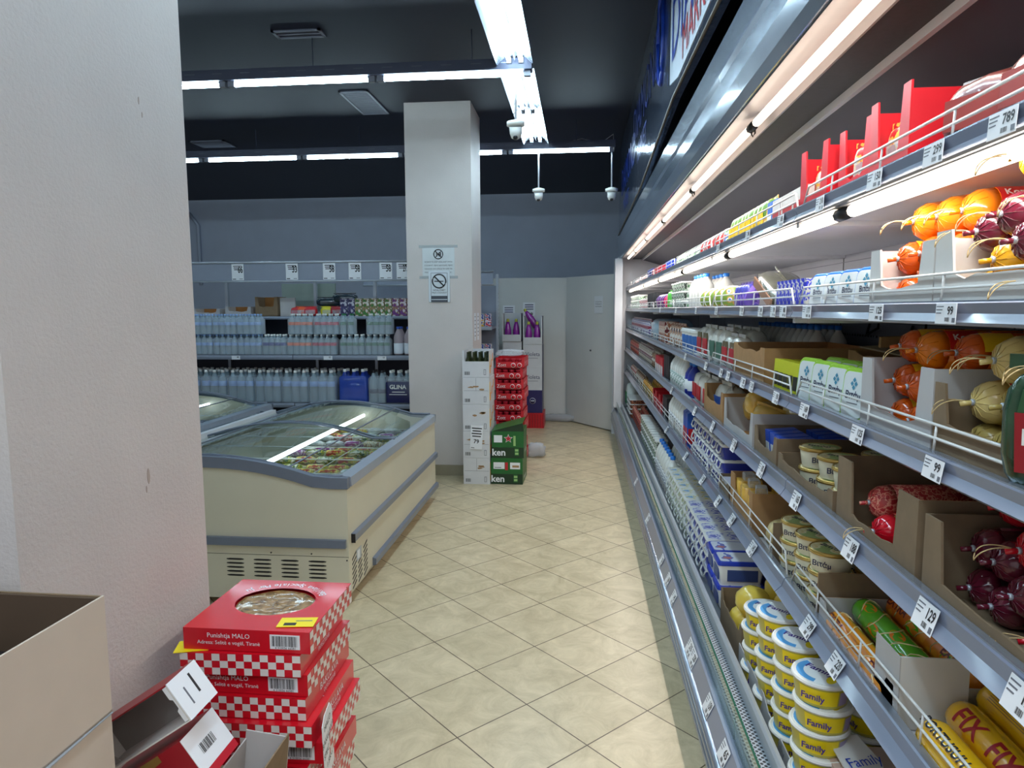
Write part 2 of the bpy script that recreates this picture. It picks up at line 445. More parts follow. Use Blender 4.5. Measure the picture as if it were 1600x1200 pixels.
def cctv(x, y, top, drop, label):
    t = empty('security_camera', (x, y, drop)); tag(t, label, 'camera', 'white dome cameras on drop poles')
    MB().tube([(0, 0, .06), (0, 0, top - drop)], .008, WHITE_SHEET, 8).build('pole', t)
    MB().lathe([(.05, .03), (.062, .035), (.062, .06), (.03, .07)], 16, WHITE).build('mount', t)
    MB().lathe([(.012, -.055), (.032, -.045), (.042, -.015), (.045, .03)], 16, WHITE, TR(rx=.35)).build('camera_head', t)
    MB().lathe([(.016, -.060), (.016, -.05), (.005, -.048)], 12, BLACK, TR(rx=-.4, y=-.01)).build('lens', t)
cctv(-.45, 4.85, CEIL, 2.78, 'white dome camera on a pole below the first lamp row')
cctv(-.425, 7.04, 3.15, 2.70, 'white dome camera hanging at the end of the twin tube strip')
cctv(.3, 7.04, 3.15, 2.69, 'white dome camera hanging beside the glossy sign panel')
cable = MB().tube([(-.42, 7.05, 3.22), (-.2, 7.05, 3.2), (0, 7.05, 3.24), (.2, 7.05, 3.2), (.31, 7.02, 3.27), (.315, 7.0, 3.12)], .005, WHITE_SHEET, 5).build('camera_cable')
tag(cable, 'thin white cable looping over the far lamp row to the camera poles', 'cable')

# ------------------------------------------------------------------ glossy sign panel above the cabinet
MIRROR = M('glossy_sign_film', (96, 112, 140), .12, metal=.75, amount=.05, scale=2, bump=.35, bscale=6, bdist=.02)
SIGNBLUE = flat('sign_blue', (24, 62, 170), .3); SIGNRED = flat('sign_red', (190, 30, 48), .3); SIGNWHITE = flat('sign_white', (214, 222, 236), .3)
sg = empty('market_sign_panel', (.45, 4, 2.9)); tag(sg, 'glossy mirror panel with blue DIAMOND MARKET lettering above the chilled cabinet', 'sign')
m = MB()
m.prism([(-5.0, -.42), (-.45, -.31), (1.4, -.43), (4.4, -.466), (4.4, CEIL - 2.91), (-5.0, CEIL - 2.91)], 0, .03, MIRROR, 'x')
m.build('panel', sg)
m = MB().tube([(-.005, -5, -.42), (-.005, -.45, -.31), (-.005, 1.4, -.43), (-.005, 4.4, -.466)], .008, flat('panel_edge', (96, 84, 70)), 5)
m.build('edge_trim', sg)
m = MB().prism([(-.28, -.2), (-.28, .2), (-.36, .3), (-2.7, .42), (-2.7, -.26), (-.6, -.26)], -.003, 0, SIGNWHITE, 'x')
m.text('D\u0131AMOND', .42, SIGNBLUE, face_minus_x(-.006, -.34, -.12), center=False)
m.text('MARKET', .22, SIGNRED, face_minus_x(-.006, -.72, -.23), center=False)
m.build('lettering', sg)
m = MB()
for y, z, s in ((3.9, -.1, .4), (2.2, .05, .42)):
    m.text('DIAMOND', s, SIGNBLUE, face_minus_x(-.004, y, z), center=False)
    m.text('MARKET', s * .5, SIGNBLUE, face_minus_x(-.004, y - .4, z - .22), center=False)
ring = [(math.cos(2 * PI * k / 24) * .12, math.sin(2 * PI * k / 24) * .26) for k in range(25)]
m.tube([(-.004, .15 + p[0], .2 + p[1]) for p in ring], .014, SIGNBLUE, 4)
m.build('lettering', sg)

# ------------------------------------------------------------------ the chilled wall cabinet
Y0, YE = -.5, 8.62
SEAMS = [-.5 + 1.2 * k for k in range(8)] + [8.62]
SURF = {1: 1.805, 2: 1.555, 3: 1.312, 4: 1.068, 5: .785, 0: .36}
REST = .0015  # goods rest on their shelf
FX = .56
def holes_mat(name, base, scale, thr):
    m, nt, b = new_mat(name)
    tc = nt.nodes.new('ShaderNodeTexCoord'); v = nt.nodes.new('ShaderNodeTexVoronoi')
    v.voronoi_dimensions = '2D'; v.inputs['Scale'].default_value = scale; v.inputs['Randomness'].default_value = 0
    mp = nt.nodes.new('ShaderNodeMapping'); mp.inputs['Rotation'].default_value = (0, 0, PI / 4)
    nt.links.new(tc.outputs['Object'], mp.inputs[0]); nt.links.new(mp.outputs[0], v.inputs['Vector'])
    r = nt.nodes.new('ShaderNodeValToRGB'); r.color_ramp.interpolation = 'CONSTANT'
    r.color_ramp.elements[0].color = (.008, .008, .01, 1); r.color_ramp.elements[1].position = thr; r.color_ramp.elements[1].color = srgb(base) + (1,)
    nt.links.new(v.outputs['Distance'], r.inputs['Fac']); nt.links.new(r.outputs['Color'], b.inputs['Base Color'])
    b.inputs['Roughness'].default_value = .35
    return m
GRILLE = holes_mat('perforated_steel', (176, 182, 190), 82, .36)
cab = empty('refrigerated_display_cabinet', (0, 0, 0)); tag(cab, 'long open chilled wall cabinet with five lit shelves of dairy and sausages', 'refrigerator')
MB().box(.44, Y0, 0, 1.2, YE, .17, WHITE_SHEET).build('kick_panel', cab)
m = MB()
for k in range(3): m.tube([(.405, Y0, .187 + k * .034), (.405, YE, .187 + k * .034)], .017, ALU, 8)
m.box(.405, Y0, .17, .46, YE, .275, ALU); m.build('bumper', cab)
m = MB().prism([(.405, .275), (.43, .33), (.47, .33), (.47, .275)], Y0, YE, RAIL); m.build('front_price_rail', cab)
GLASS = clear_mat('clear_glass', (236, 246, 241), .98, .03, True); GREENEDGE = flat('glass_edge_green', (38, 96, 78), .2)
for k in range(8):
    a, b_ = SEAMS[k] + .004, SEAMS[k + 1] - .004
    g = MB().box(.446, a, .33, .451, b_, .432, GLASS).build('glass_guard', cab)
    MB().box(.4455, a, .432, .4515, b_, .435, GREENEDGE).build('glass_edge', g)
MB().box(.452, Y0, .31, .512, YE, .372, GRILLE).build('air_grille', cab)
MB().prism([(.503, .372), (.496, .43), (.502, .438), (.512, .436), (.510, .36)], Y0, YE, STEEL).build('inner_rail', cab)
MB().box(.5, Y0, .17, 1.12, YE, .36 - REST, M('deck_grey', (120, 124, 132), .5)).build('deck', cab)
BACK = M('cabinet_back', (150, 152, 162), .5, amount=.03)
m = MB().box(1.12, Y0, .17, 1.2, YE, 2.14, BACK); m.build('back_panel', cab)
m = MB(); dk = flat('slot_black', (14, 14, 18))
for zz in (1.45, 1.70, 1.21, .95, .6):
    y = .8
    while y < 4.2: m.box(1.1185, y, zz, 1.12, y + .012, zz + .008, dk); y += .026
    m.box(1.1185, .6, zz + .055, 1.12, YE, zz + .058, flat('panel_joint', (96, 98, 110)))
for yy in SEAMS[1:]: m.box(1.1185, yy - .003, .4, 1.12, yy + .003, 2.1, dk)
m.build('slot_row', cab)
# canopy: fascia, lit reflector, dark air duct, inner lining
m = MB()
fp = [(.478, 2.165), (.462, 2.19), (.452, 2.24), (.452, 2.30), (.446, 2.32), (.448, 2.42), (.50, 2.43), (.52, 2.40), (.50, 2.2), (.49, 2.165)]
FASCIA = M('canopy_enamel', (128, 140, 158), .16, metal=.25, amount=.02, coat=.5)
m.prism(fp, Y0, YE, FASCIA); m.build('canopy_fascia', cab)
m = MB().prism([(.486, 2.16), (.492, 2.17), (.616, 2.195), (.616, 2.16), (.608, 2.158), (.600, 2.186), (.502, 2.182)], Y0, YE, M('reflector_enamel', (196, 188, 188), .3)); m.build('canopy_reflector', cab)
m = MB().box(.618, Y0, 2.168, .735, YE, 2.2, M('ribbed_black_duct', (44, 44, 48), .6, amount=.2, scale=80)); m.build('air_duct', cab)
m = MB().box(.735, Y0, 2.145, .75, YE, 2.2, WHITE_SHEET); m.build('duct_lip', cab)
LINER = M('dark_liner', (62, 60, 70), .55, amount=.03)
m = MB().prism([(.75, 2.16), (1.12, 2.05), (1.12, 2.2), (.75, 2.2)], Y0, YE, LINER).box(1.112, Y0, 1.80, 1.119, YE, 2.06, LINER); m.build('inner_lining', cab)
MB().box(.52, Y0, 2.2, 1.2, YE, 2.42, LINER).build('canopy_top', cab)
m = MB().prism([(.40, 0), (.41, 2.16), (.47, 2.2), (1.2, 2.2), (1.2, 0)], YE, YE + .06, WHITE_SHEET); m.build('end_panel', cab); MB().box(.41, YE - .25, .37, .50, YE, 2.16, WHITE_SHEET).build('end_post', cab)
m = MB().prism([(.40, 0), (.41, 2.16), (.47, 2.2), (1.2, 2.2), (1.2, 0)], Y0 - .06, Y0, WHITE_SHEET); m.build('end_panel', cab)
y = 2.35 - 2.4
while y < YE:
    y1 = min(y + 1.2, YE - .45)
    if y1 < y + .3: break
    tb = MB().tube([(.55, y + .04, 2.147), (.55, y1 - .04, 2.147)], .013, WARMGLOW, 10).build('tube_lamp', cab)
    tube_light('canopy_tube_light', .552, (y + y1) / 2, 2.1335, y1 - y - .1, 5.8, -.08)
    MB().tube([(.55, y - .012, 2.147), (.55, y + .04, 2.147)], .0145, BLACK, 8).tube([(.55, y + .02, 2.15), (.55, y + .025, 2.128), (.556, y + .03, 2.12), (.562, y + .025, 2.13), (.56, y + .02, 2.15)], .003, BLACK, 5).build('lamp_socket', tb)
    y += 1.2
PROFILES = {1: (.56, 1.787, .562, 1.824), 2: (.56, 1.537, .561, 1.571), 3: (.558, 1.292, .564, 1.329), 4: (.552, 1.050, .566, 1.097), 5: (.548, .775, .572, .818)}
for s in (1, 2, 3, 4, 5):
    xb, zb, xt, zt = PROFILES[s]; zs = SURF[s] - REST
    for k in range(8):
        a, b_ = SEAMS[k] + .002, SEAMS[k + 1] - .002
        sh = MB().box(.57, a, zs - .018, 1.118, b_, zs, WHITE_SHEET)
        sh.box(.57, a, zs - .03, 1.118, a + .02, zs - .018, WHITE_SHEET).box(.60, b_ - .02, zs - .03, 1.118, b_, zs - .018, WHITE_SHEET)
        sh = sh.build('shelf', cab)
        m = MB().prism([(xb, zb), (xb - .004, zb + .004), ((xb + xt) / 2 + .002, (zb + zt) / 2), (xt - .004, zt - .002), (xt, zt), (xt + .008, zt), (xt + .010, zb), ], a, b_, RAIL)
        m.box(xt, a, zt - .0015, xt + .014, b_, zt + .0025, ALU)
        m.build('price_rail', sh)
        if s != 4:
            h = .045 if s < 5 else .06
            m = MB(); xi = xt + .01
            for q in (.5, 1): m.tube([(xi, a + .02, zt), (xi + .002, a + .02 + .03 * q, zt + h * q), (xi + .002, b_ - .02 - .03 * q, zt + h * q), (xi, b_ - .02, zt)], .0026, WIRE, 6)
            j = a + .2
            while j < b_ - .1: m.tube([(xi, j, zt), (xi + .003, j, zt + h)], .0022, WIRE, 5); j += .26
            m.build('wire_fence', sh)
    if s == 1:
        y = 1.62 - 2.4
        while y < YE:
            y1 = min(y + 1.2, YE - .3)
            if y1 > y + .2:
                tb = MB().tube([(.585, y + .04, 1.772), (.585, y1 - .04, 1.772)], .0135, WARMGLOW, 10).build('tube_lamp', cab)
                tube_light('shelf_tube_light', .588, (y + y1) / 2, 1.758, y1 - y - .1, 2.4, -.35)
                MB().tube([(.585, y - .012, 1.772), (.585, y + .04, 1.772)], .015, BLACK, 8).build('lamp_socket', tb)
            y += 1.2
m = MB()
for yy in (1.38, 1.62, 2.35, 2.7): m.tube([(1.115, yy, 1.53), (1.09, yy - .05, 1.49), (1.09, yy + .05, 1.46), (1.115, yy + .09, 1.5)], .005, BLACK, 6)
for yy in (1.5,): m.box(1.09, yy - .012, 1.49, 1.115, yy + .012, 1.54, BLACK)
m.build('lamp_cord', cab)

# price tags
def price_tag(x, y, z, num, w, label, tilt=0, h=.034, small=True, face='x', group='price tags on the cabinet rails'):
    rnd = random.Random(int(y * 1000) + int(z * 777))
    b = MB().box(-.0006, -w / 2, 0, 0, w / 2, h, PAPER)
    T = lambda yy, zz: face_minus_x(-.0011, yy, zz)
    b.text('*' + num, h * .56, BLACK, T(-w * .22, h * .46), wmax=w * .42)
    if small:
        for i in range(3): b.box(-.001, w * (.12 + .05 * i), h * (.82 - .16 * i), -.0006, w * .46, h * (.87 - .16 * i), GREY_INK)
        b.bars(w * .24, h * .2, 12, BLACK, T(w * .02, h * .12))
        b.box(-.001, -w * .46, h * .08, -.0006, -w * .33, h * .3, GREY_INK)
    o = b.build('price_tag')
    tag(o, label, 'price tag', group); o.location = (x, y, z); o.rotation_euler = (0, tilt, rnd.uniform(-.03, .03)) if face == 'x' else (0, tilt, PI / 2)
    return o
TAGS = {1: [(1.0, '789'), (1.18, '299'), (1.4, '150'), (1.7, '210'), (2.02, '185'), (2.4, '240'), (2.9, '95')],
        2: [(1.11, '99'), (1.36, '125'), (1.76, '177'), (1.96, '185'), (2.06, '179'), (2.2, '240'), (2.45, '129'), (2.9, '120'), (3.4, '110'), (4.1, '90'), (4.9, '75')],
        3: [(1.12, '99'), (1.42, '125'), (1.75, '169'), (2.0, '150'), (2.28, '210'), (2.4, '202'), (2.64, '199'), (2.77, '180'), (3.1, '160'), (3.7, '130')],
        4: [(.87, '129'), (1.11, '129'), (1.42, '188'), (1.78, '165'), (2.12, '185'), (2.5, '170'), (2.9, '140'), (3.35, '115'), (4.2, '90')],
        5: [(1.47, '220'), (1.65, '299'), (2.2, '145'), (2.5, '160'), (2.75, '260'), (3.1, '225'), (3.6, '180'), (4.4, '99')]}
SHN = {1: 'top', 2: 'second', 3: 'third', 4: 'fourth', 5: 'fifth', 0: 'bottom'}
for s, lst in TAGS.items():
    xb, zb, xt, zt = PROFILES[s]; h = math.hypot(xt - xb, zt - zb) * .92
    for i, (y, n) in enumerate(lst):
        nth = '' if i == 0 else ORD[i] + ' '
        price_tag(xb - .0065, y, zb + .001, n, .062 if i < 3 else .056, f'white price tag reading {n} on the {SHN[s]} shelf rail, ' + (f'{nth}counting from near end' if i else 'nearest of its rail'), math.atan2(xt - xb, zt - zb), h)
for i, (y, n) in enumerate([(1.52, '135'), (1.88, '65'), (2.12, '159'), (2.42, '220'), (2.5, '215'), (2.95, '145'), (3.15, '130'), (3.4, '125'), (4.1, '99'), (5.0, '110')]):
    price_tag(.4035, y, .277, n, .075, f'white price tag reading {n} on the front rail above the bumper, ' + ('nearest one' if not i else f'{ORD[i]} from near end'), math.atan2(.025, .055), .055)

# ------------------------------------------------------------------ kinds of goods (front of each faces -X)
def printed(name, cols, scale=38, d=1): return stripe_mat(name, cols, scale, distort=d)
def round_tub(r, h, body, lid, lab=None, txt=None, top=None, toptxt=None, ink=None, rim=None, name='margarine_tub', band=(-.9, .9)):
    def f():
        t = empty(name)
        m = MB().lathe([(r * .82, 0), (r * .84, .002), (r * .95, h * .82), (r * .95, h * .84)], 28, body)
        if lab:
            m.patch(r * .855, h * .12, r * .945, h * .74, PI + band[0], PI + band[1], lab, 10)
            m.patch(r * .86, h * .14, r * .942, h * .70, PI + band[1] + .06, PI + band[1] + .5, flat('barcode_violet', (176, 160, 200)), 4)
        if txt:
            for k, sz in ((0, .26),): m.text(txt, h * sz * 1.3, ink or SIGNBLUE, face_minus_x(-r * .965, 0, h * .34) , wmax=r * 1.0)
        m.build('tub', t)
        m = MB().lathe([(r * .97, h * .82), (r, h * .83), (r, h * .94), (r * .97, h), (r * .93, h), (r * .91, h * .97)], 28, rim or lid)
        m.lathe([(r * .99, h * .865), (r * 1.012, h * .875), (r * 1.012, h * .9), (r * .99, h * .91)], 28, rim or lid)
        m.lathe([(r * .905, h * .972), (r * .905, h * .975)], 28, lid)
        if top: m.add([(r * .86 * math.cos(2 * PI * k / 28), r * .86 * math.sin(2 * PI * k / 28), h * .982) for k in range(28)], [tuple(range(28))], top)
        if name == 'margarine_tub': m.prism([(r * q * math.cos(a), r * q * math.sin(a)) for q, a in [(.84, .9 + .2 * i) for i in range(12)] + [(.60, 3.1 - .2 * i) for i in range(12)]], h * .982, h * .984, flat('sky_print', (90, 165, 222), .35), 'z').prism([(-r * .35 + r * .3 * math.cos(i * PI / 6), -r * .42 + r * .16 * math.sin(i * PI / 6)) for i in range(12)], h * .982, h * .984, lab, 'z')
        if toptxt: m.text(toptxt, r * .42, ink or SIGNBLUE, TR(-r * .05, .1 * r, h * .99, rz=-PI / 2 - .25), wmax=r * 1.3)
        m.build('lid', t)
        return t
    return f
def radial_top(name, a, b_, c):
    return stripe_mat(name, [a, b_, a, c], 26, distort=1)
def rect_tub(w, d, h, body, lid, lab=None, top=None, txt=None, ink=None, handle=None, name='food_tub', txt_on='front', rim=None):
    """w along x, d along y"""
    def f():
        t = empty(name)
        m = MB().rbox(w * .96, d * .96, h * .86, .012, body, .86)
        if lab:
            m.box(-w * .3, -d * .485, h * .2, w * .34, -d * .46, h * .66, lab, None)
            m.box(-w * .485, -d * .32, h * .2, -w * .45, d * .32, h * .66, lab)
        m.build('tub', t)
        m = MB().rbox(w, d, h * .17, .014, rim or lid, 1.0, z=h * .83)
        m.rbox(w * .88, d * .86, h * .01, .012, top or lid, 1.0, z=h * .998, bev=.0002)
        if txt: m.text(txt, d * .17, ink or SIGNBLUE, TR(0, -d * .05, h * 1.012, rz=-PI / 2 if txt_on == 'side' else 0), wmax=w * .7)
        m.build('lid', t)
        if handle: MB().tube([(-w * .5, -d * .36, h * .78), (-w * .54, -d * .3, h * .45), (-w * .54, 0, h * .34), (-w * .54, d * .3, h * .45), (-w * .5, d * .36, h * .78)], .0045, handle, 6).build('handle', t)
        return t
    return f
def upright_tub(wy, h, d, body, rim, face, txt, ink):
    """spread tub set on its edge so that its lid faces the aisle"""
    def f():
        t = empty('spread_tub')
        T = TR(0, 0, h / 2, ry=-PI / 2)
        MB().rbox(h * .94, wy * .93, d * .8, .018, body, .88, z=-d * .5, T=T).build('tub', t)
        m = MB().rbox(h, wy, d * .3, .02, rim, 1.0, z=d * .2, T=T)
        m.rbox(h * .84, wy * .84, .002, .015, face, 1.0, z=d * .5, T=T, bev=.0003)
        X = -d * .5 - .0032
        m.text(txt, h * .19, ink, face_minus_x(X, 0, h * .42), wmax=wy * .6)
        dm = flat('emblem_teal', (70, 140, 170))
        for a, b_ in ((0, .014), (0, -.014), (.012, 0), (-.012, 0)): m.add([(X, a * .6, h * .70 + b_ * .6 - .006), (X, a * .6 + .006, h * .70 + b_ * .6), (X, a * .6, h * .70 + b_ * .6 + .006), (X, a * .6 - .006, h * .70 + b_ * .6)], [(0, 1, 2, 3)], dm)
        m.box(X, -wy * .2, h * .33, X + .001, wy * .2, h * .345, GREY_INK)
        m.build('lid', t)
        return t
    return f
def bottle(r, h, body, cap, lab=None, lab2=None, handle=False, name='milk_bottle', labz=(.2, .5), capr=.32, sq=1.0):
    def f():
        t = empty(name)
        m = MB().lathe([(r * .9, 0), (r, h * .02), (r, h * .58), (r * .93, h * .68), (r * .62, h * .80), (r * capr, h * .88), (r * capr, h * .92)], 16, body, squash=sq)
        if lab:
            m.lathe([(r * 1.006, h * labz[0]), (r * 1.008, h * labz[0] + .001), (r * 1.008, h * labz[1]), (r * 1.0, h * labz[1])], 16, lab, squash=sq)
        if lab2: m.patch(r * 1.012, h * .26, r * 1.012, h * .44, PI - .5, PI + .5, lab2)
        m.build('bottle_body', t)
        MB().lathe([(r * capr * 1.15, h * .91), (r * capr * 1.2, h * .92), (r * capr * 1.2, h * .995), (r * capr * 1.0, h)], 14, cap, squash=sq).build('cap', t)
        if handle: MB().tube([(r * .5, 0, h * .8), (r * 1.15, 0, h * .76), (r * 1.2, 0, h * .55), (r * .9, 0, h * .45)], .007, body, 6).build('handle', t)
        return t
    return f
def carton(wy, dx, h, mat, lab=None, txt=None, ink=None, name='food_carton', peak=0, top=None, side=None):
    def f():
        o = MB().box(-dx / 2, -wy / 2, 0, dx / 2, wy / 2, h, mat)
        if top: o.box(-dx / 2, -wy / 2, h, dx / 2, wy / 2, h + .0008, top)
        if lab: o.box(-dx / 2 - .001, -wy * .42, h * .18, -dx / 2, wy * .42, h * .6, lab).box(-dx * .42, -wy / 2 - .001, h * .18, dx * .42, -wy / 2, h * .6, lab)
        if txt: o.text(txt, h * .15, ink or BLACK, face_minus_x(-dx / 2 - .0016, 0, h * .68), wmax=wy * .84)
        if not peak: return o.build(name)
        t = empty(name); o.build('carton_body', t)
        MB().prism([(-dx / 2, h), (dx / 2, h), (.004, h + peak), (.004, h + peak + .015), (-.004, h + peak + .015), (-.004, h + peak)], -wy / 2, wy / 2, mat).build('gable_top', t)
        return t
    return f
def chub(r, L, casing, ends, lab=None, txt=None, ink=None, string=True, name='sausage', labmat=None, lettermat=None):
    """plump sausage lying along x, tied ends"""
    def f():
        t = empty(name)
        T = TR(0, 0, r, ry=PI / 2)
        n = 20; prof = [(.004, -L / 2), (r * .34, -L / 2 + .004), (r * .68, -L / 2 + r * .22), (r * .92, -L / 2 + r * .6), (r, -L / 2 + r * 1.1)]
        m = MB()
        m.lathe(prof, n, ends, T); m.lathe([(r, -L / 2 + r * 1.1), (r * 1.01, 0), (r, L / 2 - r * 1.1)], n, casing, T)
        m.lathe([(a, -z) for a, z in prof[::-1]], n, ends, T)
        # puckered pleats round the tie
        for k in range(12):
            a = 2 * PI * k / 12
            m.tube([(-L / 2, math.cos(a) * .003, r + math.sin(a) * .003), (-L / 2 + r * .2, math.cos(a) * r * .66, r + math.sin(a) * r * .66), (-L / 2 + r * .62, math.cos(a) * r * .925, r + math.sin(a) * r * .925)], .0008, ends, 3)
        if lab:
            for cx in ((0,) if L < .2 else (-L * .24, L * .2)):
                m2 = MB(); vs = []; nn = 6; R = r * 1.015
                for i in range(nn + 1):
                    a = .1 + 1.2 * i / nn
                    for xx in (-r * .75, r * .75): vs.append((cx + xx, -math.cos(a) * R, r + math.sin(a) * R))
                m2.add(vs, [(2 * i, 2 * i + 1, 2 * i + 3, 2 * i + 2) for i in range(nn)], lab, None, True)
                if txt:
                    a = .72; sz = r * .5; R = r * 1.05
                    up = Vector((0, math.sin(a), math.cos(a))); p = Vector((cx, -math.cos(a) * R, r + math.sin(a) * R)) - up * sz * .35
                    m2.text(txt, sz, ink or WHITE, Matrix.Translation(p) @ Euler((PI / 2 - a, 0, 0)).to_matrix().to_4x4(), wmax=r * 1.35)
                m2.build('label', t)
        m.build('casing', t)
        c = MB()
        for q in (-1, 1): c.lathe([(.004, -.003), (.0055, -.002), (.0055, .002), (.004, .003)], 8, STEEL, TR(q * (L / 2 + .001), 0, r, ry=PI / 2)); c.tube([(q * L / 2, 0, r), (q * (L / 2 + .018), .004, r - .003)], .0045, ends, 6)
        c.build('tied_end', t)
        if string:
            m3 = MB(); nn = 12
            for q in (-1, 1):
                m3.tube([(-L / 2 - .003 - .050 * math.sin(PI / 2 * i / nn), .004 + q * .008 * math.sin(PI * i / nn) + .012 * (i / nn), r + .006 * math.sin(PI * i / nn) - .022 * (i / nn) ** 2) for i in range(nn + 1)], .0009, STRING, 4)
            m3.build('string_loop', t)
        return t
    return f
def salami(r, L, casing, txt, ink, band=None, lines=None, bands2=None, name='salami', tsize=1.0, rep=3, ang=.75):
    """long smooth sausage lying along y; print faces up toward the aisle"""
    def f():
        t = empty(name)
        T = TR(0, 0, r, rx=-PI / 2)
        MB().lathe([(.003, -L / 2), (r * .6, -L / 2 + r * .12), (r * .9, -L / 2 + r * .45), (r, -L / 2 + r * .9), (r, L / 2 - r * .9), (r * .9, L / 2 - r * .45), (r * .6, L / 2 - r * .12), (.003, L / 2)], 26, casing, T).build('casing', t)
        m = MB()
        def on(y, s, a):  # text basis on the surface at angle a (0 = facing -X, pi/2 = top); reads toward -Y
            nx, nz = -math.cos(a), math.sin(a)
            return Matrix(((0, math.sin(a) * 1, nx, nx * r * 1.012), (-1, 0, 0, y), (0, math.cos(a), nz, r + nz * r * 1.012), (0, 0, 0, 1)))
        def curved(tx, size, y, a0, mat):
            vs, fs = fine_text(tx); w = max(v[0] for v in vs); out = []
            for v in vs:
                a = a0 + (v[1] - .35) * size / r
                out.append((-math.cos(a) * r * 1.015, y - (v[0] - w / 2) * size, r + math.sin(a) * r * 1.015))
            m.add(out, fs, mat)
        for k in range(rep):
            y = L * .33 - k * L * .66 / max(rep - 1, 1)
            if txt: curved(txt, r * 1.05 * tsize, y, ang, ink)
        if lines:
            for k in range(7):
                a = .55 + k * .13
                for sgn in (-1, 1):
                    y0 = sgn * L * .24
                    m.add([(-math.cos(a) * r * 1.012, y0 - L * .16, r + math.sin(a) * r * 1.012), (-math.cos(a + .03) * r * 1.012, y0 - L * .16, r + math.sin(a + .03) * r * 1.012), (-math.cos(a + .03) * r * 1.012, y0 + L * .16, r + math.sin(a + .03) * r * 1.012), (-math.cos(a) * r * 1.012, y0 + L * .16, r + math.sin(a) * r * 1.012)], [(0, 1, 2, 3)], lines)
        if band:
            for k in range(5):
                y = -L * .36 + k * L * .18
                m.tube([(-math.cos(a) * r * 1.01, y + .02 * math.sin(a * 2 + k), r + math.sin(a) * r * 1.01) for a in [i * .35 for i in range(0, 9)]], .0016, band, 4)
        if bands2:
            for k in range(4):
                y = -L * .3 + k * L * .2
                pts = []
                for i in range(16):
                    q = 2 * PI * i / 16; a = .3 + (k % 2) * .95 + math.sin(q) * .42
                    pts.append((-math.cos(a) * r * 1.008, y + math.cos(q) * L * .075, r + math.sin(a) * r * 1.008))
                m.add(pts, [tuple(range(16))], bands2)
        m.build('print', t)
        c = MB()
        for q in (-1, 1): c.lathe([(.004, -.003), (.006, 0), (.004, .003)], 8, STEEL, TR(0, q * (L / 2 + .002), r, rx=PI / 2)); c.tube([(0, q * L / 2, r), (0, q * (L / 2 + .012), r)], .005, casing, 6)
        c.build('tied_end', t)
        return t
    return f
def crate(wy, dx, hb, hf, outer, inner, notch=.16, post=.045, side=None, name='cardboard_tray', hole=False):
    """display tray: low middle front between two posts, taller sides and back; origin at front middle foot"""
    def f():
        t = empty(name); th = .004
        b = MB().box(0, -wy / 2, 0, dx, wy / 2, .003, inner)
        b.build('base', t)
        pts = [(-wy / 2, 0), (wy / 2, 0), (wy / 2, hb), (wy / 2 - post, hb), (wy / 2 - post - .012, hf + .006)]
        n = 7; rnd = random.Random(int(wy * 1000) + int(hb * 500))
        for k in range(1, n): pts.append((wy / 2 - post - .012 - (wy - 2 * post - .024) * k / n, hf + rnd.uniform(-.004, .004)))
        pts += [(-wy / 2 + post + .012, hf + .006), (-wy / 2 + post, hb), (-wy / 2, hb)]
        MB().prism(pts, 0, th, outer, 'x').build('front_wall', t)
        sh = side or hb
        for q, nm in ((-1, 'near'), (1, 'far')):
            a, b_ = (q * wy / 2, q * (wy / 2 - th)) if q > 0 else (-wy / 2, -wy / 2 + th)
            lo, hi = min(a, b_), max(a, b_)
            MB().box(th, lo, 0, dx, (lo + hi) / 2, sh, outer).box(th, (lo + hi) / 2, 0, dx, hi, sh, inner).build('side_wall', t)
        MB().box(dx, -wy / 2, 0, dx + th, wy / 2, sh, inner).build('back_wall', t)
        return t
    return f
def pouch(wy, h, d, mat, lab=None, crimp=None, name='food_pouch', txt=None, ink=None, jit=.05, seed=2, lab2=None):
    def f():
        t = empty(name)
        m = MB().blob(d, wy, h * .92, mat, None, 14, 9, .62, jit, seed)
        m.box(-.0015, -wy * .46, h * .9, .0015, wy * .46, h, crimp or mat)
        m.build('bag', t)
        if lab or txt:
            l = MB()
            if lab: l.prism([(-wy * .34, h * .2), (wy * .34, h * .2), (wy * .36, h * .62), (-wy * .36, h * .62)], -d * .53, -d * .49, lab, 'x')
            if lab2: l.prism([(-wy * .36, h * .55), (wy * .36, h * .55), (wy * .3, h * .78), (-wy * .3, h * .78)], -d * .50, -d * .44, lab2, 'x')
            if txt: l.text(txt, h * .16, ink or WHITE, face_minus_x(-d * .535, 0, h * .4), wmax=wy * .6)
            l.build('label', t)
        return t
    return f
def wedge(wy, h, d, mat, lab):
    def f():
        t = empty('cheese_pack')
        MB().prism([(-d / 2, 0), (d / 2, 0), (d / 2, h * .8), (d * .2, h), (-d / 2, h * .7)], -wy / 2, wy / 2, mat).build('wrapped_block', t)
        MB().box(-d / 2 - .001, -wy * .4, h * .15, -d / 2, wy * .4, h * .55, lab).box(-d * .4, -wy / 2 - .001, h * .15, d * .3, -wy / 2, h * .6, lab).build('label', t)
        return t
    return f
def disc_pack(r, th, face, rim):
    def f():
        t = empty('cheese_disc_box')
        T = TR(0, 0, r, rx=PI / 2)
        MB().lathe([(r * .97, -th / 2), (r, -th * .4), (r, th * .4), (r * .97, th / 2)], 24, rim, T).build('box_body', t)
        MB().lathe([(r * .88, th / 2), (r * .88, th / 2 + .001)], 24, face, T).build('label', t)
        return t
    return f
def ball(r, mat, lab):
    def f():
        t = empty('wrapped_cheese_ball')
        MB().blob(1.9 * r, 1.9 * r, 1.75 * r, mat, None, 16, 11, .95, .07, 5).build('wrapping', t)
        MB().box(-.014, -r * .96, r * .6, .014, -r * .9, r * 1.15, lab, TR(0, -.004, 0, rx=0)).build('label', t)
        return t
    return f
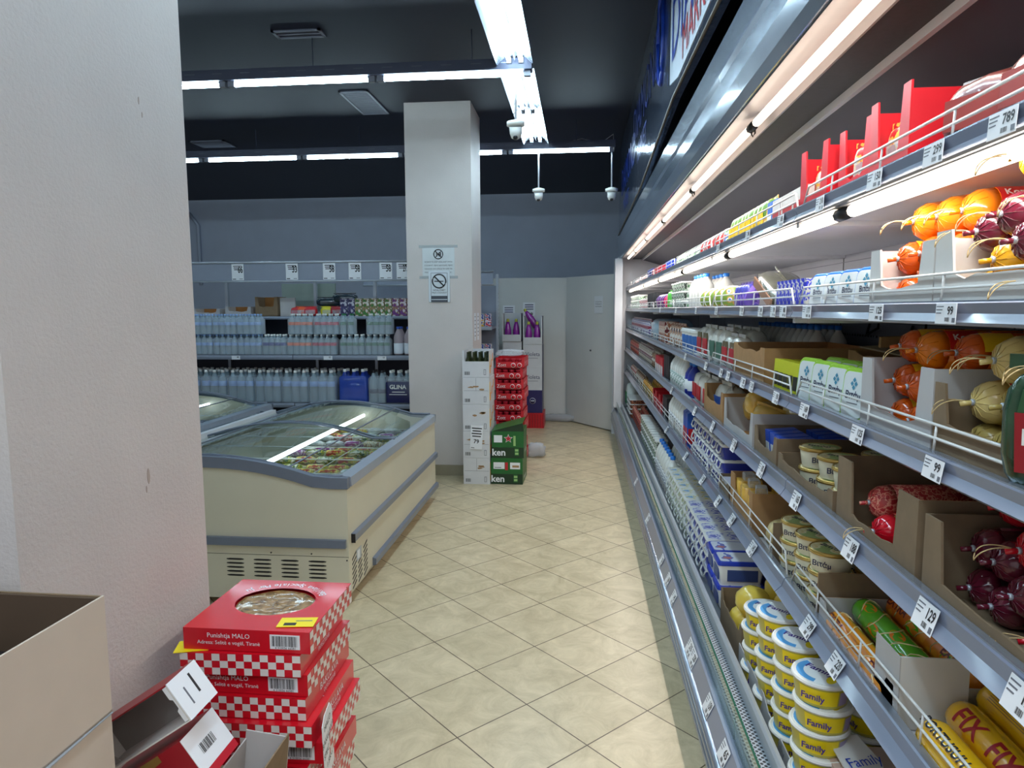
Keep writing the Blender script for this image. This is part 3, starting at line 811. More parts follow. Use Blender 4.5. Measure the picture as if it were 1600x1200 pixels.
def tin(r, h, mat, lidm):
    def f():
        return MB().lathe([(r * .97, 0), (r, .003), (r, h - .003), (r * .97, h)], 18, mat).lathe([(r * .9, h - .001), (r * .9, h)], 18, lidm).build('food_tin')
    return f

def pile(items, rad, y0, y1, dx=.028):
    """settle round sausages side by side so that none sinks into its neighbour or the tray"""
    P = [[yy, zz + rad[k], rad[k]] for k, xx, yy, zz in items]
    for _ in range(400):
        for a in range(len(P)):
            P[a][1] -= .0002
            for b in range(a):
                d = math.hypot(P[a][0] - P[b][0], P[a][1] - P[b][1]) or 1e-6; need = (P[a][2] + P[b][2]) * 1.03 + .001
                if d < need:
                    q = (need - d) / 2 / d; ey, ez = (P[a][0] - P[b][0]) * q, (P[a][1] - P[b][1]) * q
                    P[a][0] += ey; P[a][1] += ez; P[b][0] -= ey; P[b][1] -= ez
            P[a][0] = min(max(P[a][0], y0 + P[a][2] + .008), y1 - P[a][2] - .008); P[a][1] = min(max(P[a][1], P[a][2] * 1.02 + .002), .205 - P[a][2])
    return [(k, xx + dx, P[i][0], P[i][1] - P[i][2]) for i, (k, xx, yy, zz) in enumerate(items)]
def run(s, y0, kind, n, step, desc, cat, tiers=1, rows=1, x=None, dx=.1, th=0, rot=0, jit=.0, lean=0, scale=1, z=None, key=None):
    """a row of one kind on shelf s starting at y0 and going away from the photographer"""
    x = (.60 if s else .60) if x is None else x
    zz = SURF[s] if z is None else z
    key = key or desc; rnd = random.Random(hash_(desc) + s)
    for i in range(n):
        for r in range(rows):
            for k in range(tiers):
                lb = f'{desc}, {SHN[s]} shelf, {ORD[i] if n > 1 else "single one"}' + (' from near end' if n > 1 else '')
                if tiers > 1: lb += [', lowest tier', ', second tier', ', third tier', ', fourth tier', ', fifth tier'][k] if k < tiers - 1 else ', top tier'
                if rows > 1: lb += [', front row', ', back row', ', rearmost row'][r]
                spawn(key, kind, (x + r * dx + rnd.uniform(-jit, jit), y0 + i * step + rnd.uniform(-jit, jit) * .4, zz + k * th), (0, lean, rot + rnd.uniform(-jit, jit) * 4) if lean else rot + rnd.uniform(-jit, jit) * 4, lb, cat, desc + ' on the ' + SHN[s] + ' shelf' if n * tiers * rows > 1 else None, scale)
def hash_(t): return sum((i + 1) * ord(c) for i, c in enumerate(t)) % 9973

# ------------------------------------------------------------------ goods on the cabinet shelves
PURPLE_C = M('maroon_casing', (96, 26, 44), .16, amount=.15, scale=20, coat=.5)
YEL_END = M('yellow_casing', (226, 170, 30), .2, amount=.1, coat=.4)
ORANGE_C = M('orange_casing', (240, 138, 20), .16, amount=.08, coat=.5)
DORANGE_C = M('deep_orange_casing', (214, 92, 22), .18, amount=.12, coat=.5)
BEIGE_C = M('beige_casing', (222, 198, 128), .22, amount=.08, coat=.4)
OLIVE_C = M('olive_beige_casing', (190, 166, 92), .25, amount=.12, coat=.4)
RED_C = M('red_casing', (206, 22, 40), .14, amount=.12, coat=.5)
PINK_C = stripe_mat('speckled_ham_casing', [(190, 70, 66), (222, 150, 128), (176, 44, 50)], 90)
HAM_C = stripe_mat('red_green_ham_casing', [(196, 24, 36), (206, 40, 44), (226, 130, 96), (96, 150, 50)], 16)
FIX_C = M('golden_yellow_casing', (244, 188, 20), .16, amount=.03, coat=.5)
LABRED = flat('label_red', (206, 36, 36), .3); LABYEL = flat('label_yellow', (240, 200, 40), .3); LABWHITE = flat('label_white', (232, 232, 230), .35)
DKBLUE_INK = flat('navy_ink', (26, 32, 84)); VITAM_INK = flat('vitam_ink', (38, 44, 74))

# --- fifth shelf: long salamis, gold-rimmed tubs, wrapped cheese, white tubs
z5 = SURF[5]
fix = salami(.033, .44, FIX_C, '*FIX', flat('salami_red', (176, 22, 34)), rep=4, tsize=1.4, ang=.85)
fixb = salami(.033, .44, FIX_C, '*PORTUSUH', BLACK, rep=2, tsize=.75, ang=1.15)
fixc = salami(.033, .44, FIX_C, None, BLACK, lines=flat('fine_print', (120, 84, 20)))
spawn('fixb', fixb, (.62, .99, z5 + .001), 0, 'golden yellow long salami with black lettering, lowest and closest to the rail', 'salami', 'golden yellow salamis')
spawn('fixa', fix, (.688, 1.03, z5 + .014), 0, 'golden yellow long salami with big red FIX lettering', 'salami', 'golden yellow salamis')
spawn('fixc', fixc, (.756, 1.06, z5 + .032), 0, 'golden yellow long salami covered in fine print, deepest of the three', 'salami', 'golden yellow salamis')
for i, (xx, yy, zz) in enumerate(((.835, 1.0, 0), (.70, 1.02, -.0), )):
    if i == 0: spawn('fixc', fixc, (xx, yy, z5 + zz), 0, 'golden yellow salami lying behind the one with fine print', 'salami', 'golden yellow salamis')
spawn('crate_ex', crate(.40, .30, .075, .05, GREYBOARD, KRAFT_IN, post=.03, name='cardboard_tray'), (.588, 1.48, z5), 0, 'grey white cardboard tray holding the orange and green sausages', 'box')
ext = stripe_mat('orange_slice_casing', [(232, 128, 24), (240, 150, 40), (226, 110, 20)], 12)
EXG = M('bright_green_casing', (92, 184, 36), .16, amount=.05, coat=.5)
CR = flat('casing_cream_line', (246, 226, 170)); ORD_ = flat('slice_orange', (238, 132, 30), .2)
spawn('exa', salami(.029, .34, M('amber_casing', (226, 140, 28), .18, coat=.5), '*EXTRA', flat('dark_red_ink', (110, 24, 20)), band=CR, rep=2, tsize=.8), (.615, 1.48, z5 + .005), 0, 'amber long sausage with cream rings beside the rail', 'sausage', 'orange and green long sausages')
spawn('exb', salami(.032, .35, EXG, None, BLACK, band=CR, bands2=ORD_), (.685, 1.50, z5 + .022), 0, 'bright green long sausage with orange slices printed on it', 'sausage', 'orange and green long sausages')
spawn('exc', salami(.034, .37, ext, '*EXTRA', flat('dark_red_ink', (110, 24, 20)), band=CR, bands2=EXG, rep=2, tsize=.8), (.765, 1.49, z5 + .03), 0, 'orange slice patterned long sausage, deepest in the grey tray', 'sausage', 'orange and green long sausages')
m = MB().box(0, -.002, 0, .24, .002, .13, KRAFT_DULL).box(0, .002, 0, .24, .004, .13, KRAFT_IN)
kd = m.build('cardboard_divider'); kd.location = (.588, 1.695, z5); tag(kd, 'brown cardboard divider standing between the long sausages and gold rimmed tubs', 'cardboard')
m = MB().box(0, -.002, 0, .12, .002, .14, WHITEBOARD).box(-.002, -.002, 0, .0, .10, .14, GREYBOARD)
kd = m.build('cardboard_divider'); kd.location = (.59, 1.262, z5 + .001); tag(kd, 'white corner piece of cardboard between yellow and green salamis', 'cardboard')
vitam_round = round_tub(.055, .056, CREAM, M('cream_lid', (236, 226, 190), .3, amount=.02), None, '*\u0392\u03b9\u03c4\u03ac\u03bc', radial_top('lid_print_cream', (238, 228, 190), (226, 206, 140), (170, 190, 120)), '*\u0392\u03b9\u03c4\u03ac\u03bc', VITAM_INK, GOLD, 'spread_tub')
run(5, 1.77, vitam_round, 3, .118, 'cream tub with gold rim', 'tub', tiers=3, rows=2, x=.643, dx=.12, th=.0565, rot=.8, jit=.003, key='vround')
m = MB().box(0, -.002, 0, .16, .002, .13, KRAFT_DULL); kd = m.build('cardboard_divider'); kd.location = (.588, 2.095, z5); tag(kd, 'brown cardboard flap beside the farthest gold rimmed tubs', 'cardboard')
spawn('cball', ball(.06, M('clear_wrapped_cheese', (206, 186, 130), .12, amount=.25, scale=30, bump=.6, bscale=60, coat=.8), BLUE), (.655, 2.21, z5 + .001), 0, 'round cheese in crinkled clear wrap with a blue label', 'cheese')
spawn('crate_c1', crate(.34, .30, .15, .09, KRAFT, KRAFT_IN, post=.06), (.588, 2.52, z5), 0, 'tall kraft box holding wrapped yellow cheese blocks on the fifth shelf', 'box')
CHEESE = M('wrapped_yellow_cheese', (226, 178, 74), .25, amount=.15, scale=25, bump=.3, bscale=50, coat=.7)
cheeseblock = lambda: MB().rbox(.09, .07, .13, .012, CHEESE, .95).rbox(.04, .06, .03, .008, FILM, 1, z=.125).build('cheese_block')
for i, (xx, yy) in enumerate(((.635, 2.42), (.635, 2.52), (.64, 2.62), (.76, 2.45), (.76, 2.56))):
    spawn('cblock', cheeseblock, (xx, yy, z5 + .004), .1 * (i - 2), f'yellow cheese block in clear wrap, {"front" if i < 3 else "back"} row of tall kraft box, {ORD[i % 3]} from near end', 'cheese', 'cheese blocks in the tall kraft box')
spawn('crate_c2', crate(.2, .3, .085, .07, KRAFT_DULL, KRAFT_IN, post=.03), (.588, 2.82, z5), 0, 'dull brown tray beyond the tall kraft box of cheese', 'box')
spawn('grbox', carton(.16, .24, .07, GREYBOARD, top=M('lilac_grey_sheet', (186, 182, 196), .5)), (.71, 2.82, z5 + .005), 0, 'flat grey carton lying in the dull brown tray', 'box')
BLUEBODY = M('blue_tub_plastic', (44, 58, 160), .3, amount=.03)
bluetop = stripe_mat('blue_white_lid_print', [(224, 226, 232), (230, 230, 236), (70, 88, 190), (214, 204, 200)], 22)
run(5, 3.0, rect_tub(.17, .105, .066, BLUEBODY, WHITE, None, bluetop, handle=WHITE), 7, .112, 'blue tub with white lid', 'tub', tiers=3, rows=2, x=.69, dx=.19, th=.067, key='bwtub')
run(5, 3.84, carton(.07, .07, .2, M('blue_carton', (40, 92, 190), .35), LABRED, peak=.02, name='milk_carton'), 2, .08, 'blue milk carton with red label', 'carton', rows=2, x=.625, dx=.09)
MILKBODY = M('milky_bottle', (232, 232, 226), .25, amount=.02, coat=.4)
run(5, 4.05, bottle(.042, .23, MILKBODY, LTBLUE, LABWHITE, stripe_mat('milk_label_print', [(230, 230, 230), (40, 60, 90), (232, 232, 230)], 60), handle=True), 7, .09, 'white milk bottle with blue cap', 'bottle', rows=2, x=.63, dx=.1, key='milk')
run(5, 4.75, carton(.07, .1, .17, flat('black_carton', (24, 24, 30)), None), 3, .08, 'tall black carton', 'carton', x=.64)
run(5, 5.05, crate(.22, .2, .14, .1, RED, DKRED, post=.04), 3, .24, 'red display box', 'box', x=.592)
run(5, 5.8, pouch(.11, .12, .05, stripe_mat('orange_cheese_print', [(226, 150, 60), (236, 190, 90), (120, 70, 40)], 30), LABYEL), 8, .12, 'amber cheese pouch', 'pouch', rows=2, x=.63, dx=.09, key='amberp')
run(5, 6.8, pouch(.12, .13, .06, stripe_mat('brown_pack_print', [(96, 60, 44), (190, 150, 110), (60, 40, 40), (220, 214, 200)], 26), None), 7, .125, 'brown patterned pack', 'pouch', x=.64)
run(5, 7.7, pouch(.12, .12, .06, stripe_mat('pink_pack_print', [(216, 160, 140), (226, 220, 210), (200, 110, 100)], 26), None), 6, .13, 'pale pink pack', 'pouch', x=.64)

# --- bottom deck
z0 = SURF[0]
FAMY = M('family_tub_yellow', (214, 196, 60), .3, amount=.05)
famtop = stripe_mat('family_lid_print', [(232, 232, 230), (236, 236, 232), (236, 236, 236), (60, 150, 220), (224, 206, 90)], 11)
fam = round_tub(.070, .063, M('family_tub_olive', (196, 184, 78), .32, amount=.05), WHITE, flat('family_label_yellow', (246, 218, 20), .35), '*Family', flat('lid_white', (236, 237, 236), .3), '*Family', flat('family_purple', (66, 40, 130), .4), WHITE, 'margarine_tub', band=(-.55, .9))
for i, yy in enumerate((1.655, 1.825, 2.0, 2.165)):
    for k in range(5 if i < 3 else 4):
        spawn('fam', fam, (.593 + .004 * (k % 2), yy + .004 * ((k * 7 + i) % 3 - 1), z0 + .004 + k * .0635), 1.05 + .12 * ((k * 5 + i * 3) % 4 - 1.5) * .5, f'yellow margarine tub with white printed lid, {ORD[i]} stack from near end, {["lowest", "second tier", "third tier", "fourth tier", "topmost"][k] if i < 3 else ["lowest", "second tier", "third tier", "topmost"][k]}', 'tub', 'yellow margarine tubs stacked on the bottom deck')
for i, yy in enumerate((1.75, 1.92, 2.09)):
    for k in range(3): spawn('fam', fam, (.745, yy, z0 + .004 + k * .0635), .5, f'yellow margarine tub behind the front stacks, {ORD[i]} back stack, {["lowest", "middle", "topmost"][k]}', 'tub', 'yellow margarine tubs stacked on the bottom deck')
m = MB().prism([(1.30, 0), (2.26, 0), (2.26, .085), (1.95, .085), (1.9, .06), (1.62, .06), (1.56, .10), (1.30, .11)], 0, .003, GREYBOARD, 'x')
m.text('Family', .05, GREY_INK, face_minus_x(-.001, 1.8, .02))
o = m.build('tray_front'); o.name = 'cardboard_strip'; o.location = (.538, 0, z0 + .002); tag(o, 'grey white cardboard wall in front of the margarine tub stacks', 'cardboard')
spawn('kb', crate(.36, .38, .115, .115, KRAFT, KRAFT_IN, post=.05), (.545, 1.36, z0), 0, 'kraft box on the bottom deck right below the yellow salamis', 'box')
m = MB().box(0, 0, 0, .30, .26, .012, M('pink_beige_card', (206, 180, 166), .6)).text('Family fat spread', .022, flat('brown_ink', (70, 46, 40)), TR(.14, .12, .0125, rz=-.2)).box(.06, .06, .012, .2, .064, .0122, flat('brown_ink', (70, 46, 40)))
o = m.build('printed_box_lid'); o.location = (.60, 1.40, z0 + .118); tag(o, 'pinkish printed box lid lying across the kraft box near the margarine tubs', 'lid')
m = MB().prism([(0, 0), (.09, 0), (.1, .02), (.09, .1), (.01, .1)], 0, .004, WHITEBOARD, 'z', TR(.62, 1.53, z0 + .135, rx=.3, rz=.3)).text('Family', .035, SIGNBLUE, TR(.67, 1.56, z0 + .148, rx=.3, rz=.3))
tag(m.build('printed_card'), 'small curled white card with blue lettering beside the nearest tub stack', 'card')
spawn('kby', crate(.34, .24, .14, .10, KRAFT_DULL, KRAFT_IN, post=.03), (.545, 2.43, z0), 0, 'small kraft box with yellow wrapped cheese balls', 'box')
YB = M('yellow_wax_wrap', (238, 206, 84), .25, amount=.06, scale=20, bump=.35, bscale=40, coat=.5)
for i, (xx, yy, zz) in enumerate(((.612, 2.37, .006), (.612, 2.495, .006), (.62, 2.43, .107), (.745, 2.40, .107), (.745, 2.49, .006), (.745, 2.525, .115))):
    spawn('yball', ball(.062, YB, PAPER), (xx, yy, z0 + zz), .4 * i, f'yellow wrapped cheese ball in small kraft box, {["lower near", "lower far", "upper front", "upper middle", "rear low", "upper rear"][i]} one', 'cheese', 'yellow cheese balls')
blid = stripe_mat('white_blue_red_lid_print', [(224, 226, 232), (226, 228, 236), (228, 230, 236), (90, 110, 190), (190, 110, 110)], 16)
bt = rect_tub(.185, .12, .1, WHITE, BLUE, flat('blue_nutrition_label', (64, 84, 140), .4), blid, rim=BLUE)
for i, yy in enumerate((2.76, 2.89)):
    for k in range(2):
        spawn('bt', bt, (.645, yy, z0 + .002 + k * .101), 0, f'white tub with blue rimmed lid, {"upper" if k else "lower"} one of the {"near" if not i else "far"} pair', 'tub', 'white tubs with blue rims')
        spawn('bt', bt, (.84, yy, z0 + .002 + k * .09), 0, f'white tub with blue rimmed lid, {"upper" if k else "lower"} back row, {"near" if not i else "far"}', 'tub', 'white tubs with blue rims')
plid = stripe_mat('violet_white_lid_print', [(222, 222, 228), (120, 124, 200), (226, 226, 232), (96, 100, 190)], 18)
run(0, 3.02, rect_tub(.18, .118, .068, BLUEBODY, WHITE, None, plid, handle=WHITE), 5, .125, 'violet tub with white lid', 'tub', tiers=3, rows=2, x=.645, dx=.195, th=.0685)
ylid = stripe_mat('yellow_white_lid_print', [(230, 230, 226), (222, 206, 120), (226, 226, 224), (120, 170, 210)], 18)
run(0, 3.66, rect_tub(.18, .118, .068, M('green_white_tub', (206, 214, 176), .3), WHITE, None, ylid, handle=WHITE), 6, .125, 'white tub with pale print', 'tub', tiers=3, rows=2, x=.645, dx=.195, th=.0685)
run(0, 4.42, bottle(.045, .26, MILKBODY, LTBLUE, stripe_mat('milk_label_print', [(230, 230, 230), (40, 60, 90), (232, 232, 230)], 60), handle=True), 7, .1, 'white milk bottle with blue cap', 'bottle', rows=2, x=.60, dx=.11)
gw = round_tub(.05, .075, stripe_mat('green_white_print', [(228, 230, 224), (60, 130, 70), (230, 232, 226), (60, 70, 60)], 50), WHITE, None, None, None, None, None, WHITE, 'yoghurt_tub')
run(0, 5.15, gw, 12, .11, 'green and white yoghurt tub', 'tub', tiers=3, rows=1, x=.61, dx=.12, th=.076)
redp = pouch(.11, .16, .05, stripe_mat('red_pack_print', [(170, 24, 36), (196, 60, 50), (210, 150, 120), (110, 16, 30)], 28), None)
run(0, 6.5, redp, 10, .115, 'red meat pack', 'pouch', tiers=1, rows=2, x=.60, dx=.09)
run(0, 7.68, rect_tub(.2, .12, .05, stripe_mat('brown_tray_print', [(120, 60, 36), (190, 120, 80), (90, 40, 30)], 30), WHITE), 4, .13, 'shallow tray of brown meat', 'tray', tiers=4, x=.65, th=.052)
spawn('gbag', pouch(.28, .34, .14, stripe_mat('white_bag_print', [(220, 226, 222), (214, 222, 216), (206, 216, 210)], 12), flat('leaf_green', (40, 140, 84))), (.63, 8.4, z0), 0, 'white and green plastic bag at the far end of the bottom deck', 'bag')

# --- fourth shelf: crates of ham sausages, gold rimmed tubs, cheese, cartons
z4 = SURF[4]; X4 = .582
spawn('crate_h1', crate(.38, .36, .15, .045, KRAFT_DULL, KRAFT_DULL, post=.05), (X4, 1.0, z4), 0, 'brown crate heaped with red and maroon ham sausages, closest on the fourth shelf', 'box')
hamA = chub(.036, .24, HAM_C, RED_C, flat('leafy_green_label', (110, 150, 50), .3), '*BALLA', WHITE)
hamB = chub(.034, .22, RED_C, RED_C, flat('green_oval_label', (60, 90, 40), .3), '*BALLA', LABYEL, string=False)
hamC = chub(.034, .22, PURPLE_C, PURPLE_C, flat('dark_label', (60, 40, 40), .3), None, string=False)
n = 0
for (k, xx, yy, zz) in pile((('C', .72, 1.12, .01), ('C', .715, 1.045, .006), ('A', .72, .965, .01), ('C', .715, .89, .008), ('C', .715, 1.085, .072), ('C', .71, 1.005, .07), ('B', .72, .925, .07), ('C', .72, 1.135, .07), ('A', .725, 1.05, .132), ('B', .72, .97, .13), ('B', .715, .90, .13), ('C', .72, .87, .07), ('C', .72, .85, .13), ('B', .76, 1.12, .135), ('A', .76, 1.0, .178), ('B', .77, 1.075, .184)), dict(A=.036, B=.034, C=.034), .81, 1.19):
    n += 1
    desc = {'A': 'red sausage with leaf print', 'B': 'bright red shiny sausage', 'C': 'maroon shiny sausage'}[k]
    spawn('ham' + k, {'A': hamA, 'B': hamB, 'C': hamC}[k], (xx, yy, z4 + zz + .004), (0, 0, .01 * (n % 3 - 1)), f'{desc} in the nearest brown crate, layer {1 + int(zz / .06)}, {ORD[n - 1]} piece', 'sausage', 'ham sausages in the nearest brown crate')
spawn('crate_h2', crate(.37, .36, .165, .05, KRAFT_DULL, KRAFT_IN, post=.075), (X4, 1.40, z4), 0, 'tall brown box with torn low front holding two ham sausages', 'box')
pinkc = chub(.038, .25, PINK_C, PINK_C, None, string=False)
spawn('hampink', pinkc, (.74, 1.50, z4 + .045), .05, 'speckled pink ham sausage lying on top in the torn brown box', 'sausage')
spawn('hamA', hamA, (.72, 1.44, z4 + .004), .08, 'red ham sausage with green label lying under the speckled one', 'sausage')
spawn('hamB', hamB, (.72, 1.34, z4 + .004), -.05, 'bright red sausage low in the torn brown box', 'sausage')
spawn('crate_v', crate(.44, .3, .075, .055, KRAFT_DULL, KRAFT_IN, post=.03), (X4, 1.83, z4), 0, 'low brown tray with gold rimmed cream tubs on the fourth shelf', 'box')
for i, (xx, yy, k) in enumerate(((.66, 1.68, 0), (.66, 1.68, 1), (.665, 1.80, 0), (.665, 1.80, 1), (.66, 1.93, 0), (.66, 1.93, 1), (.79, 1.70, 0), (.79, 1.70, 1), (.79, 1.84, 0), (.79, 1.84, 1), (.79, 1.97, 0))):
    spawn('vround', vitam_round, (xx, yy, z4 + .005 + k * .057), .8 + .1 * i, f'cream tub with gold rim in the low brown tray, {"front" if i < 6 else "back"} row, {["nearest", "middle", "farthest"][(i % 6) // 2]}, {"upper" if k else "lower"}', 'tub', 'gold rimmed tubs in the low brown tray')
spawn('crate_b', crate(.26, .3, .11, .06, KRAFT_DULL, KRAFT_IN, post=.03), (X4, 2.20, z4), 0, 'brown tray holding blue and white packets beyond the gold rimmed tubs', 'box')
bpk = carton(.045, .09, .095, M('blue_white_packet', (44, 84, 190), .3), LABWHITE)
for i in range(8): spawn('bpk', bpk, (.66 + .13 * (i // 4), 2.105 + .057 * (i % 4), z4 + .010), (0, -.08, .03 * (i % 3)), f'blue and white packet in the brown tray, {"front" if i < 4 else "back"} row, {ORD[i % 4]} from near end', 'packet', 'blue and white packets')
spawn('crate_ch', crate(.46, .34, .14, .055, GREYBOARD, KRAFT_IN, post=.03), (X4, 2.59, z4), 0, 'wide grey tray overflowing with yellow cheese bags', 'box')
YBAG = M('yellow_cheese_bag', (228, 188, 92), .22, amount=.22, scale=14, bump=.5, bscale=40, coat=.7)
ybag = pouch(.13, .12, .08, YBAG, flat('pale_cream_label', (236, 220, 160), .3), jit=.12, seed=9)
for i in range(9): spawn('ybag', ybag, (.66 + .1 * (i % 2) + .05 * (i // 6), 2.42 + .045 * i, z4 + .01 + .045 * ((i * 2) % 3)), (.3 * ((i % 3) - 1), .35 * ((i % 2) - .5), .5 * i), f'puffy yellow cheese bag in the wide grey tray, {ORD[i]} from near end', 'bag', 'yellow cheese bags', .86)
spawn('crate_k2', crate(.42, .32, .15, .09, KRAFT, KRAFT_IN, post=.04), (X4, 3.06, z4), 0, 'kraft box with a white cheese bag beyond the yellow bags', 'box')
wbag = pouch(.15, .16, .09, M('white_foil_bag', (226, 224, 214), .25, amount=.08, bump=.5, bscale=35, coat=.5), flat('bag_blue_label', (50, 90, 170), .35), jit=.14, seed=4)
for i, (xx, yy) in enumerate(((.66, 2.95), (.67, 3.13), (.8, 3.03))): spawn('wbag', wbag, (xx, yy, z4 + .012), (0, -.1, .4 * i - .3), f'crumpled white cheese bag in the kraft box, {ORD[i]} one', 'bag', 'white cheese bags in the kraft box')
wred = pouch(.16, .17, .09, M('white_foil_bag', (226, 224, 214)), RED, jit=.12, seed=14)
run(4, 3.38, wred, 3, .17, 'white pouch with red label', 'pouch', rows=2, x=.65, dx=.12, jit=.006, key='wred')
run(4, 3.9, bottle(.04, .19, BLUEBODY, LTBLUE, LABWHITE), 2, .1, 'blue bottle with white band', 'bottle', x=.64)
run(4, 4.1, bottle(.042, .21, MILKBODY, WHITE, stripe_mat('green_milk_print', [(226, 230, 226), (50, 110, 80), (232, 232, 230)], 60), handle=True), 6, .09, 'white bottle with green print', 'bottle', rows=2, x=.63, dx=.1)
run(4, 4.68, carton(.09, .1, .18, flat('black_carton', (24, 24, 30))), 3, .1, 'black carton', 'carton', x=.64)
run(4, 5.0, carton(.11, .12, .14, RED, LABWHITE), 4, .125, 'red carton with white panel', 'carton', x=.645)
run(4, 5.55, pouch(.1, .15, .05, stripe_mat('brown_pack_print', [(96, 60, 44)]*2, 26)), 4, .11, 'brown patterned meat pouch', 'pouch', x=.63)
run(4, 6.0, pouch(.1, .16, .05, stripe_mat('cream_pouch_print', [(222, 212, 190), (90, 60, 60), (230, 224, 210), (120, 60, 80)], 24)), 12, .11, 'cream printed pouch', 'pouch', x=.63, rows=2, dx=.08)
run(4, 7.35, pouch(.1, .14, .05, redp and stripe_mat('red_pack_print', [(170, 24, 36)]*2, 28)), 10, .118, 'small red pouch', 'pouch', x=.63)

# --- third shelf: orange and beige sausages, lime tubs, cartons, milk bottles
z3 = SURF[3]; X3 = .582
spawn('crate_s1', crate(.30, .36, .13, .06, KRAFT_DULL, KRAFT_IN, post=.03, side=.10), (X3, 1.035, z3), 0, 'brown crate of beige sausages on the third shelf', 'box')
bei = chub(.036, .26, BEIGE_C, BEIGE_C, LABRED, '*Koral', WHITE); oli = chub(.033, .2, OLIVE_C, OLIVE_C, None, string=False)
for i, (k, xx, yy, zz) in enumerate(pile((('o', .70, 1.13, .0), ('o', .70, 1.06, .0), ('o', .70, .99, .0), ('o', .70, .925, .0), ('o', .695, 1.10, .056), ('o', .69, 1.03, .06), ('o', .69, .96, .056), ('o', .70, .91, .056), ('b', .72, 1.115, .112), ('b', .71, 1.035, .118), ('b', .70, .955, .112), ('b', .755, 1.085, .168), ('b', .745, 1.0, .172)), dict(o=.033, b=.036), .885, 1.185)):
    spawn('bei' + k, bei if k == 'b' else oli, (xx, yy, z3 + zz + .004), (0, 0, .01 * (i % 3 - 1)), f'{"beige sausage with red label" if k == "b" else "small olive beige sausage"} in the brown crate, layer {1 + int(zz / .055)}, {ORD[i]} piece', 'sausage', 'beige sausages on the third shelf')
spawn('crate_s2', crate(.29, .34, .15, .05, GREYBOARD, KRAFT_IN, post=.045, side=.15), (X3, 1.335, z3), 0, 'grey cardboard crate of orange sausages on the third shelf', 'box')
orA = chub(.038, .27, ORANGE_C, ORANGE_C, LABRED, '*Koral', WHITE); orB = chub(.034, .2, DORANGE_C, DORANGE_C, LABYEL, None, string=False)
for i, (k, xx, yy, zz) in enumerate(pile((('B', .70, 1.43, .0), ('B', .70, 1.36, .0), ('B', .70, 1.29, .0), ('B', .695, 1.395, .054), ('B', .695, 1.325, .058), ('B', .70, 1.25, .054), ('B', .70, 1.45, .056), ('B', .71, 1.42, .10), ('B', .715, 1.30, .104), ('A', .745, 1.375, .146), ('B', .705, 1.25, .124), ('A', .79, 1.295, .150)), dict(A=.038, B=.034), 1.19, 1.48)):
    spawn('orr' + k, orA if k == 'A' else orB, (xx, yy, z3 + zz + .004), (0, 0, .01 * (i % 3 - 1)), f'{"plump orange sausage with red label" if k == "A" else "deep orange sausage"} in the grey crate on the third shelf, {ORD[i]} piece', 'sausage', 'orange sausages on the third shelf')
spawn('kpouch', pouch(.125, .19, .05, M('dark_green_foil', (34, 66, 44), .2, amount=.3, scale=20, coat=.6), DKRED, lab2=flat('foil_green', (40, 84, 50)), txt='*KREM', ink=WHITE, jit=.03), (.618, .935, z3 + .002), (0, -.12, .85), 'dark green and maroon snack pouch standing against the third shelf rail', 'pouch')
LIME = M('lime_plastic', (158, 206, 66), .28, amount=.03); TUBFACE = flat('pale_tub_face', (222, 228, 228), .3)
vit = upright_tub(.098, .118, .055, CREAM, LIME, TUBFACE, '*\u0392\u03b9\u03c4\u03ac\u03bc', VITAM_INK)
for i in range(4): spawn('vitg', vit, (.618, 1.56 + .106 * i, z3 + .001), (0, .1, .18), f'lime rimmed spread tub standing on edge, {ORD[i]} from the orange sausages', 'tub', 'lime rimmed spread tubs on the third shelf')
for i in range(4): spawn('vitg', vit, (.69, 1.58 + .106 * i, z3 + .001), (0, .1, .18), f'lime rimmed spread tub in the row behind, {ORD[i]} from the orange sausages', 'tub', 'lime rimmed spread tubs on the third shelf')
ypk = carton(.036, .085, .095, M('yellow_green_packet', (206, 206, 40), .35), flat('packet_black', (40, 36, 30)))
for i in range(5): spawn('ypk', ypk, (.64, 1.985 + .048 * i, z3), (0, .06, .12), f'thin yellow green packet beside the lime tubs, {ORD[i]} from near end', 'packet', 'yellow green packets')
spawn('kb3a', crate(.42, .26, .13, .12, KRAFT, KRAFT_IN, post=.05), (.78, 1.88, z3), 0, 'open kraft box standing behind the lime rimmed tubs', 'box')
m = MB().box(-.12, -.16, 0, .12, .16, .004, KRAFT_DULL).box(-.12, .06, .004, .12, .07, .03, KRAFT, TR(rx=.1))
o = m.build('cardboard_sheet'); o.location = (.86, 1.72, z3 + .145); o.rotation_euler = (.05, -.04, .1); tag(o, 'loose brown cardboard flap above the lime rimmed tubs', 'cardboard')
MB_ = MB().box(0, -.08, 0, .28, .08, .118, KRAFT_DULL).box(.004, -.076, .118, .276, .076, .12, KRAFT); o = MB_.build('closed_box'); o.location = (.75, 1.58, z3); tag(o, 'closed brown carton behind the orange sausage crate', 'box')
spawn('kb3b', crate(.44, .34, .125, .11, KRAFT, KRAFT_IN, post=.05), (X3, 2.46, z3), 0, 'wide kraft box with torn film beyond the yellow green packets', 'box')
run(3, 2.72, bottle(.034, .185, MILKBODY, LTBLUE), 12, .075, 'small milk bottle blue cap', 'bottle', rows=2, x=.90, dx=.075, key='smilk')
wredb = pouch(.13, .15, .08, M('white_foil_bag', (226, 224, 214)), RED, jit=.14, seed=24, lab2=flat('olive_label', (100, 90, 60)))
run(3, 2.78, wredb, 2, .14, 'white bag with red label', 'bag', x=.64, jit=.004, key='wredb')
run(3, 3.08, pouch(.15, .17, .09, M('white_foil_bag', (226, 224, 214)), flat('bag_green_label', (60, 110, 90)), jit=.16, seed=31), 2, .165, 'white bag with green label', 'bag', x=.65, rows=2, dx=.11)
